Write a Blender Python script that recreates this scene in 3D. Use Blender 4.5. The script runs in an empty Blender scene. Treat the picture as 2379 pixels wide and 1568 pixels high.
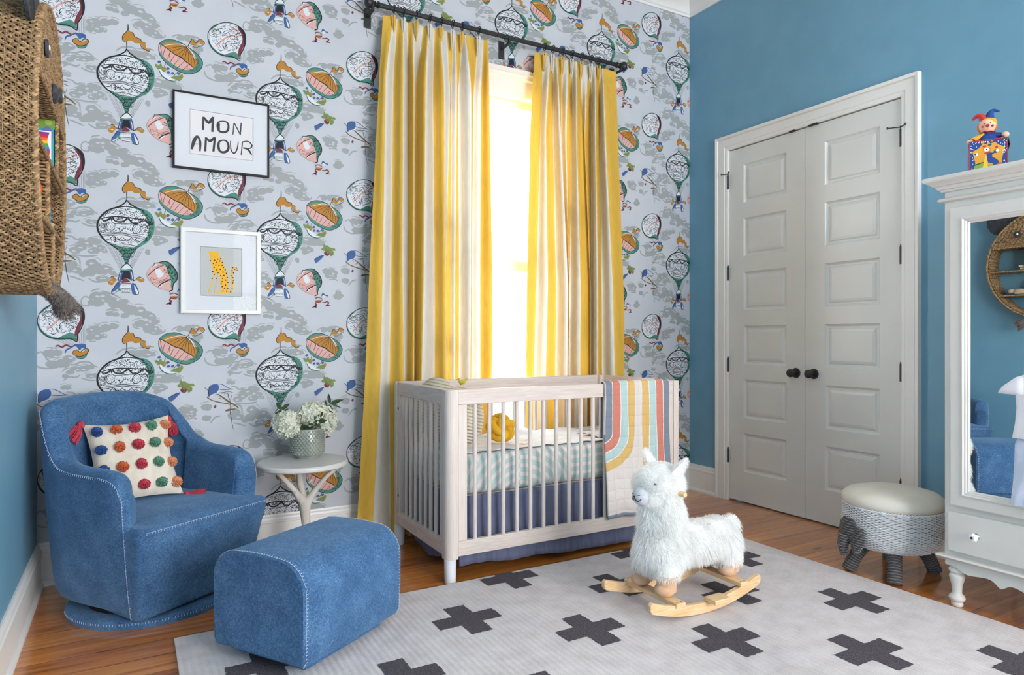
import bpy, bmesh, math, random
import numpy as np
from mathutils import Vector, Matrix
from mathutils.geometry import tessellate_polygon
random.seed(7); RNG = np.random.default_rng(7)
S = bpy.context.scene
COL = S.collection
# ------------------------------------------------------------------ camera, daylight, exposure
cam = bpy.data.cameras.new('camera'); cam.lens = 1564.0/2379*36; cam.sensor_width = 36; cam.clip_start = .02
camo = bpy.data.objects.new('camera', cam); COL.objects.link(camo)
camo.location = (0, 0, 1.13); camo.rotation_euler = (math.radians(90), 0, math.radians(-29.5))
S.camera = camo
S.view_settings.view_transform = 'Standard'; S.view_settings.look = 'None'
S.view_settings.gamma = 1; S.view_settings.use_curve_mapping = False
S.view_settings.exposure = 0.23
S.cycles.max_bounces = 10; S.cycles.diffuse_bounces = 6; S.cycles.transparent_max_bounces = 16
S.cycles.sample_clamp_indirect = 6; S.cycles.blur_glossy = 0
W = bpy.data.worlds.new('daylight'); S.world = W; W.use_nodes = True
_wn = W.node_tree; _bg = _wn.nodes['Background']
_bg.inputs[0].default_value = (1, .985, .96, 1); _bg.inputs[1].default_value = 5.0
YB, XR, XL, YR, ZC = 3.727, 3.633, -.3725, -2.6, 3.66     # back wall, right wall, left wall, rear wall, ceiling
def daylight(name, loc, rot, sx, sy, power, color):
    l = bpy.data.lights.new(name, 'AREA'); l.shape = 'RECTANGLE'; l.size = sx; l.size_y = sy; l.energy = power*1.3; l.color = color
    o = bpy.data.objects.new(name, l); COL.objects.link(o); o.location = loc; o.rotation_euler = rot; return o
R90 = math.pi/2
daylight('daylight_back_window', (2.08, YB+.30, 1.60), (-R90, 0, 0), 1.2, 2.4, 48, (.98, .99, 1))
daylight('daylight_side_window', (XR+.30, -1.55, 1.75), (R90, 0, R90), 1.7, 2.3, 150, (1, .98, .95))
daylight('added_rear_daylight', (2.2, YR-.30, 1.75), (R90, 0, 0), 2.0, 2.3, 125, (.95, .97, 1))  # lamp of the unseen rear window, added as fill light
# ------------------------------------------------------------------ helpers
def lin(h):
    c = [int(h[i:i+2], 16)/255 for i in (0, 2, 4)]
    return tuple((x/12.92 if x <= .04045 else ((x+.055)/1.055)**2.4) for x in c)+(1,)
class NT:
    def __init__(s, m): s.t = m.node_tree; s.n = s.t.nodes; s.b = s.n.get('Principled BSDF')
    def new(s, t, **k):
        n = s.n.new(t)
        for a, v in k.items(): setattr(n, a, v)
        return n
    def set(s, n, i, v):
        if isinstance(v, bpy.types.NodeSocket): s.t.links.new(v, n.inputs[i])
        else: n.inputs[i].default_value = v
    def math(s, op, a, b=0.0, c=None):
        n = s.new('ShaderNodeMath', operation=op); s.set(n, 0, a); s.set(n, 1, b)
        if c is not None: s.set(n, 2, c)
        return n.outputs[0]
    def coord(s, scale=(1, 1, 1), rot=(0, 0, 0)):
        c = s.new('ShaderNodeTexCoord'); m = s.new('ShaderNodeMapping')
        s.t.links.new(c.outputs['Object'], m.inputs[0]); m.inputs['Scale'].default_value = scale; m.inputs['Rotation'].default_value = rot
        return m.outputs[0]
    def noise(s, vec, scale, detail=3, rough=.55, dist=0):
        n = s.new('ShaderNodeTexNoise'); s.set(n, 'Vector', vec); n.inputs['Scale'].default_value = scale
        n.inputs['Detail'].default_value = detail; n.inputs['Roughness'].default_value = rough; n.inputs['Distortion'].default_value = dist
        return n.outputs['Fac']
    def ramp(s, f, stops, mode='LINEAR'):
        n = s.new('ShaderNodeValToRGB'); s.set(n, 0, f); n.color_ramp.interpolation = mode
        e = n.color_ramp.elements
        while len(e) < len(stops): e.new(.5)
        for i, (p, c) in enumerate(stops): e[i].position = p; e[i].color = lin(c) if isinstance(c, str) else c
        return n.outputs[0]
    def mix(s, f, a, b):
        n = s.new('ShaderNodeMix', data_type='RGBA'); s.set(n, 0, f); s.set(n, 6, lin(a) if isinstance(a, str) else a); s.set(n, 7, lin(b) if isinstance(b, str) else b)
        return n.outputs[2]
    def bump(s, h, strength=.3, dist=.002):
        n = s.new('ShaderNodeBump'); s.set(n, 'Height', h); n.inputs['Strength'].default_value = strength; n.inputs['Distance'].default_value = dist
        s.t.links.new(n.outputs[0], s.b.inputs['Normal'])
    def sep(s, v):
        n = s.new('ShaderNodeSeparateXYZ'); s.set(n, 0, v); return n.outputs
MATS = {}
def mat(name, col='ffffff', rough=.6, col2=None, ns=20, stretch=(1, 1, 1), bump=None, metal=0, sheen=0, coat=0, trans=0, spec=.5, detail=3, lohi=(.35, .65)):
    """col..col2 mottled by noise; bump = (scale, strength, distance); trans = share of translucency"""
    if name in MATS: return MATS[name]
    m = bpy.data.materials.new(name); m.use_nodes = True; k = NT(m); b = k.b
    b.inputs['Roughness'].default_value = rough; b.inputs['Metallic'].default_value = metal; b.inputs['Specular IOR Level'].default_value = spec
    b.inputs['Coat Weight'].default_value = coat; b.inputs['Sheen Weight'].default_value = sheen; b.inputs['Coat Roughness'].default_value = .15
    c2 = col2 or col
    v = k.coord(stretch)
    c = k.ramp(k.noise(v, ns, detail), [(lohi[0], col), (lohi[1], c2)])
    k.set(b, 'Base Color', c)
    if bump: k.bump(k.noise(v, bump[0], 4), bump[1], bump[2])
    if trans:
        t = k.new('ShaderNodeBsdfTranslucent'); k.set(t, 0, c); mx = k.new('ShaderNodeMixShader'); mx.inputs[0].default_value = trans
        k.t.links.new(b.outputs[0], mx.inputs[1]); k.t.links.new(t.outputs[0], mx.inputs[2]); k.t.links.new(mx.outputs[0], k.n['Material Output'].inputs[0])
    MATS[name] = m; return m
INV = {}
def thing(name, label, cat, loc=(0, 0, 0), rz=0, group=None):
    o = bpy.data.objects.new(name, None); COL.objects.link(o); o.location = loc; o.rotation_euler = (0, 0, rz); o.empty_display_size = .05
    o['label'] = label; o['category'] = cat
    if group: o['group'] = group
    INV[o.name] = (Matrix.Translation(loc) @ Matrix.Rotation(rz, 4, 'Z')).inverted(); return o
def tag(o, label, cat, group=None):
    o['label'] = label; o['category'] = cat
    if group: o['group'] = group
    return o
class MB:
    def __init__(s): s.v = []; s.f = []; s.m = []
    def add(s, v, f, mi=0):
        o = len(s.v); s.v += [tuple(p) for p in v]; s.f += [tuple(i+o for i in q) for q in f]; s.m += [mi]*len(f)
    def box(s, x0, x1, y0, y1, z0, z1, mi=0):
        s.add([(x0, y0, z0), (x1, y0, z0), (x1, y1, z0), (x0, y1, z0), (x0, y0, z1), (x1, y0, z1), (x1, y1, z1), (x0, y1, z1)],
              [(0, 3, 2, 1), (4, 5, 6, 7), (0, 1, 5, 4), (1, 2, 6, 5), (2, 3, 7, 6), (3, 0, 4, 7)], mi)
    def loft(s, rings, caps=True, closed=True, mi=0, wrap=False):
        n = len(rings[0]); V = [p for r in rings for p in r]; F = []
        for i in range(len(rings)-(0 if wrap else 1)):
            a, b = i*n, ((i+1) % len(rings))*n
            for j in range(n if closed else n-1):
                k = (j+1) % n; F.append((a+j, a+k, b+k, b+j))
        if caps and not wrap: F.append(tuple(range(n-1, -1, -1))); F.append(tuple((len(rings)-1)*n+j for j in range(n)))
        s.add(V, F, mi)
    def tube(s, pts, r, n=8, caps=True, mi=0, wrap=False, flat=1):
        P = [Vector(p) for p in pts]; N = len(P); rr = r if hasattr(r, '__len__') else [r]*N; rings = []; up = Vector((0, 0, 1)); pu = None
        for i in range(N):
            t = (P[(i+1) % N]-P[i-1]) if wrap else (P[min(i+1, N-1)]-P[max(i-1, 0)])
            t.normalize()
            if pu is None: pu = t.cross(up if abs(t.z) < .9 else Vector((1, 0, 0)))
            u = pu - t*pu.dot(t); u.normalize(); w = t.cross(u); pu = u
            rings.append([P[i]+(u*math.cos(a)+w*math.sin(a)*flat)*rr[i] for a in (2*math.pi*j/n for j in range(n))])
        s.loft(rings, caps, True, mi, wrap)
    def lathe(s, prof, c=(0, 0, 0), n=24, mi=0, axis='z', caps=True):
        R = []
        for r, h in prof:
            q = []
            for j in range(n):
                a = 2*math.pi*j/n; x, y = r*math.cos(a), r*math.sin(a)
                q.append({'z': (c[0]+x, c[1]+y, c[2]+h), 'x': (c[0]+h, c[1]+x, c[2]+y), 'y': (c[0]+y, c[1]+h, c[2]+x)}[axis])
            R.append(q)
        s.loft(R, caps, True, mi)
    def ell(s, c, r, nu=16, nv=10, mi=0, rot=None):
        rot = rot or Matrix.Identity(3); R = []
        for i in range(nv+1):
            p = -math.pi/2+math.pi*(.02+.96*i/nv)
            R.append([Vector(c)+rot @ Vector((r[0]*math.cos(p)*math.cos(t), r[1]*math.cos(p)*math.sin(t), r[2]*math.sin(p))) for t in (2*math.pi*j/nu for j in range(nu))])
        s.loft(R, True, True, mi)
    def prism(s, poly, f, a, b, mi=0):
        """poly 2-d, f(p, q, depth) -> xyz"""
        n = len(poly); V = [f(p[0], p[1], a) for p in poly]+[f(p[0], p[1], b) for p in poly]
        s.add(V, [tuple(range(n)), tuple(range(2*n-1, n-1, -1))]+[(i, i+n, (i+1) % n+n, (i+1) % n) for i in range(n)], mi)
    def frame(s, prof, x0, x1, z0, z1, f, mi=0, open_bottom=False, shut=True):
        """mitred frame; prof = [(outset, height)], f(x, z, height) -> xyz"""
        R = []
        for sx, sz in ((0, 0), (1, 0), (1, 1), (0, 1)):
            R.append([f((x1+d) if sx else (x0-d), (z1+d) if sz else ((z0-d) if not open_bottom else z0), h) for d, h in prof])
        if open_bottom: s.loft([R[1], R[2], R[3], R[0]], True, True, mi)
        else: s.loft(R, False, shut, mi, wrap=True)
    def grid(s, nu, nv, f, mi=0, wrapu=False, mf=None):
        o = len(s.v); s.v += [tuple(f(i/(nu-1 if not wrapu else nu), j/(nv-1))) for j in range(nv) for i in range(nu)]
        for j in range(nv-1):
            for i in range(nu if wrapu else nu-1):
                k = (i+1) % nu; s.f.append((o+j*nu+i, o+j*nu+k, o+(j+1)*nu+k, o+(j+1)*nu+i)); s.m.append(mf(i, j) if mf else mi)
    def build(s, name, mats, parent=None, smooth=True, bevel=0, sub=0, local=False, thick=0, kind=None, label=None, seg=3, remesh=0, ang=.6):
        if parent is not None and not local:
            I = INV[parent.name]; vs = [tuple(I @ Vector(p)) for p in s.v]
        else: vs = s.v
        me = bpy.data.meshes.new(name); me.from_pydata([tuple(map(float, p)) for p in vs], [], s.f); me.validate(); me.update()
        mats = mats if isinstance(mats, (list, tuple)) else [mats]
        for m in mats: me.materials.append(m)
        if len(mats) > 1 and len(me.polygons) == len(s.m): me.polygons.foreach_set('material_index', s.m)
        bm = bmesh.new(); bm.from_mesh(me); bmesh.ops.recalc_face_normals(bm, faces=bm.faces) if name not in ('fur',) else None; bm.to_mesh(me); bm.free()
        if smooth: me.polygons.foreach_set('use_smooth', [True]*len(me.polygons))
        o = bpy.data.objects.new(name, me); COL.objects.link(o)
        if parent is not None: o.parent = parent; INV[o.name] = INV[parent.name]
        else: INV[o.name] = Matrix.Identity(4)
        if smooth and not sub and not remesh and name != 'fur':
            try: me.set_sharp_from_angle(angle=ang)
            except Exception: pass
        if remesh:
            d = o.modifiers.new('remesh', 'REMESH'); d.mode = 'VOXEL'; d.voxel_size = remesh; d.use_smooth_shade = True
            d = o.modifiers.new('smooth', 'SMOOTH'); d.iterations = 6
        if thick: d = o.modifiers.new('thick', 'SOLIDIFY'); d.thickness = thick; d.offset = 0
        if bevel: d = o.modifiers.new('bevel', 'BEVEL'); d.width = bevel; d.segments = seg; d.limit_method = 'ANGLE'; d.angle_limit = .6; d.harden_normals = False
        if sub: d = o.modifiers.new('sub', 'SUBSURF'); d.levels = sub; d.render_levels = sub
        if kind: o['kind'] = kind
        if label: o['label'] = label
        return o
def dup(root, loc, rz=None, label=None, group=None):
    r = root.copy(); COL.objects.link(r); r.location = loc
    if rz is not None: r.rotation_euler = (0, 0, rz)
    if label: r['label'] = label
    if group: r['group'] = group
    for ch in list(root.children):
        c = ch.copy(); COL.objects.link(c); c.parent = r
        for g in ch.children:
            d = g.copy(); COL.objects.link(d); d.parent = c
    return r
def cr(P, closed=False, n=4):
    """Catmull-Rom through 2-d or 3-d points"""
    P = [np.array(p, float) for p in P]; N = len(P); out = []
    if N < 3: return [tuple(p) for p in P]
    for i in range(N if closed else N-1):
        if closed: a, b, c, d = P[i-1], P[i], P[(i+1) % N], P[(i+2) % N]
        else: a, b, c, d = P[max(i-1, 0)], P[i], P[i+1], P[min(i+2, N-1)]
        for k in range(n):
            t = k/n; out.append(tuple(.5*((2*b)+(c-a)*t+(2*a-5*b+4*c-d)*t*t+(3*b-a-3*c+d)*t**3)))
    if not closed: out.append(tuple(P[-1]))
    return out
def lerp(t, xs, ys): return float(np.interp(t, xs, ys))
# ------------------------------------------------------------------ materials
white_paint = mat('white_trim_paint', 'dddcd9', .36, 'e1e0dd', 3, bump=(40, .04, .001))
door_paint = mat('door_paint', 'cfd0ce', .30, 'd4d5d3', 3, bump=(60, .05, .001))
def wall_blue():
    m = mat('blue_wall_paint', '6696af', .42, '6a9ab3', 6, bump=(180, .12, .0008)); return m
blue = wall_blue()
paper = mat('wallpaper_ground', 'b9bec6', .6, 'bfc3ca', 5, spec=.3, bump=(120, .05, .0005))
ceil_m = mat('ceiling_paint', 'e2e2de', .8)
black_iron = mat('black_iron', '1d1e22', .42, '26272b', 30)
denim = bpy.data.materials.new('denim_velvet'); denim.use_nodes = True; k = NT(denim)
v = k.coord(); n1 = k.noise(v, 9, 4, .6); n2 = k.noise(k.coord((1, 1, .25)), 420, 2); n3 = k.noise(k.coord((.3, .3, 1)), 380, 2)
f = k.math('ADD', k.math('MULTIPLY', n1, .20), k.math('MULTIPLY', k.math('ADD', n2, n3), .26))
k.set(k.b, 'Base Color', k.ramp(f, [(.27, '284565'), (.36, '3b5f86'), (.46, '5d80a4')])); k.b.inputs['Roughness'].default_value = .85
k.b.inputs['Sheen Weight'].default_value = .35; k.b.inputs['Sheen Tint'].default_value = lin('9fc4e8'); k.b.inputs['Specular IOR Level'].default_value = .2
k.bump(k.math('ADD', n2, n3), .25, .001)
thread = mat('pale_thread', 'b3c2d6', .8)
def wood(name, a, b, rough, stretch, ns=6, coat=0):
    m = bpy.data.materials.new(name); m.use_nodes = True; k = NT(m)
    v = k.coord(stretch); g = k.noise(v, ns, 5, .6, 1.5); g2 = k.noise(v, ns*6, 2)
    k.set(k.b, 'Base Color', k.ramp(k.math('ADD', k.math('MULTIPLY', g, .8), k.math('MULTIPLY', g2, .2)), [(.36, a), (.62, b)]))
    k.b.inputs['Roughness'].default_value = rough; k.b.inputs['Coat Weight'].default_value = coat; MATS[name] = m
    return m
crib_wood_x = wood('washed_wood_lengthwise', 'c3b3ab', 'd6cac2', .5, (.6, 12, 12))
crib_wood_y = wood('washed_wood_crosswise', 'c3b3ab', 'd6cac2', .5, (12, .6, 12))
crib_wood_z = wood('washed_wood_upright', 'cabbb3', 'd8ccc4', .5, (12, 12, .6))
pine = wood('pale_pine', 'd3a878', 'e6c79c', .45, (1.2, 14, 14), 5)
pine_y = wood('pale_pine_crosswise', 'd3a878', 'e6c79c', .45, (14, 1.2, 14), 5)
# floor: long pine boards along X
fl = bpy.data.materials.new('orange_pine_boards'); fl.use_nodes = True; k = NT(fl)
v = k.coord(); X, Y, Z = k.sep(v); 
row = k.math('FLOOR', k.math('DIVIDE', Y, .135)); shift = k.math('MULTIPLY', k.math('SINE', k.math('MULTIPLY', row, 12.9898)), 43.7)
cb = k.new('ShaderNodeCombineXYZ'); k.set(cb, 0, k.math('MULTIPLY', k.math('ADD', X, shift), .9)); k.set(cb, 1, k.math('MULTIPLY', Y, 13.0)); k.set(cb, 2, row)
g = k.noise(cb.outputs[0], 1.6, 6, .62, 1.2)
cb2 = k.new('ShaderNodeCombineXYZ'); k.set(cb2, 0, k.math('ADD', X, shift)); k.set(cb2, 1, k.math('MULTIPLY', Y, 3.0)); k.set(cb2, 2, row)
vor = k.new('ShaderNodeTexVoronoi'); k.set(vor, 'Vector', cb2.outputs[0]); vor.inputs['Scale'].default_value = 2.3; knot = k.ramp(vor.outputs['Distance'], [(.03, '000000'), (.10, 'ffffff')])
tone = k.math('FRACT', k.math('MULTIPLY', k.math('SINE', k.math('MULTIPLY', row, 78.233)), 91.7))
base = k.ramp(k.math('ADD', k.math('MULTIPLY', g, .85), k.math('MULTIPLY', tone, .15)), [(.30, '84481a'), (.5, 'c07430'), (.72, 'dc9a50')])
gap = k.math('LESS_THAN', k.math('FRACT', k.math('DIVIDE', Y, .135)), .018)
c = k.mix(knot, '3a1c0a', base); c = k.mix(gap, c, '2a1408')
k.set(k.b, 'Base Color', c); k.b.inputs['Roughness'].default_value = .28; k.b.inputs['Coat Weight'].default_value = .9; k.b.inputs['Coat Roughness'].default_value = .05
k.bump(k.math('ADD', g, k.math('MULTIPLY', gap, -1.0)), .15, .0015)
glass = bpy.data.materials.new('clear_glass'); glass.use_nodes = True; k = NT(glass)
tr = k.new('ShaderNodeBsdfTransparent'); gl = k.new('ShaderNodeBsdfGlossy'); gl.inputs['Roughness'].default_value = .02
mx = k.new('ShaderNodeMixShader'); fr = k.new('ShaderNodeFresnel'); fr.inputs['IOR'].default_value = 1.16
k.t.links.new(fr.outputs[0], mx.inputs[0]); k.t.links.new(tr.outputs[0], mx.inputs[1]); k.t.links.new(gl.outputs[0], mx.inputs[2]); k.t.links.new(mx.outputs[0], k.n['Material Output'].inputs[0])
mirror_m = mat('mirror_silver', 'e8ecec', .0, metal=1)
# ------------------------------------------------------------------ room
b = MB(); b.box(XL-.1, XR+.1, YR-.1, YB+.1, -.1, 0); o = b.build('floor', fl, smooth=False, kind='structure')
b = MB(); b.box(XL-.1, XR+.1, YR-.1, YB+.1, ZC, ZC+.1); b.build('ceiling', ceil_m, smooth=False, kind='structure')
b = MB(); b.box(XL-.1, XL, YR-.1, YB+.1, 0, ZC); b.build('wall_left', blue, smooth=False, kind='structure')
DY0, DY1, DZ = 2.129, 3.344, 2.434                      # closet doorway
b = MB()
b.box(XR, XR+.12, DY1, YB+.1, 0, ZC); b.box(XR, XR+.12, DY0, DY1, DZ, ZC); b.box(XR, XR+.12, -.7, DY0, 0, ZC)
b.box(XR, XR+.12, -2.4, -.7, 0, .6); b.box(XR, XR+.12, -2.4, -.7, 2.9, ZC); b.box(XR, XR+.12, YR-.1, -2.4, 0, ZC)
b.build('wall_right', blue, smooth=False, kind='structure')
b = MB(); b.box(XL, 1.2, YR-.12, YR, 0, ZC); b.box(3.2, XR, YR-.12, YR, 0, ZC); b.box(1.2, 3.2, YR-.12, YR, 0, .6); b.box(1.2, 3.2, YR-.12, YR, 2.9, ZC)
b.build('wall_rear', blue, smooth=False, kind='structure')
b = MB(); b.box(XR+.12, XR+.6, DY0-.1, DY1+.1, 0, .01); b.box(XR+.6, XR+.65, DY0-.1, DY1+.1, 0, DZ+.1); b.box(XR+.12, XR+.6, DY0-.15, DY0-.1, 0, DZ+.1); b.box(XR+.12, XR+.6, DY1+.1, DY1+.15, 0, DZ+.1); b.box(XR+.12, XR+.65, DY0-.15, DY1+.15, DZ+.1, DZ+.15)
b.build('wall_closet', ceil_m, smooth=False, kind='structure')
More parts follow.
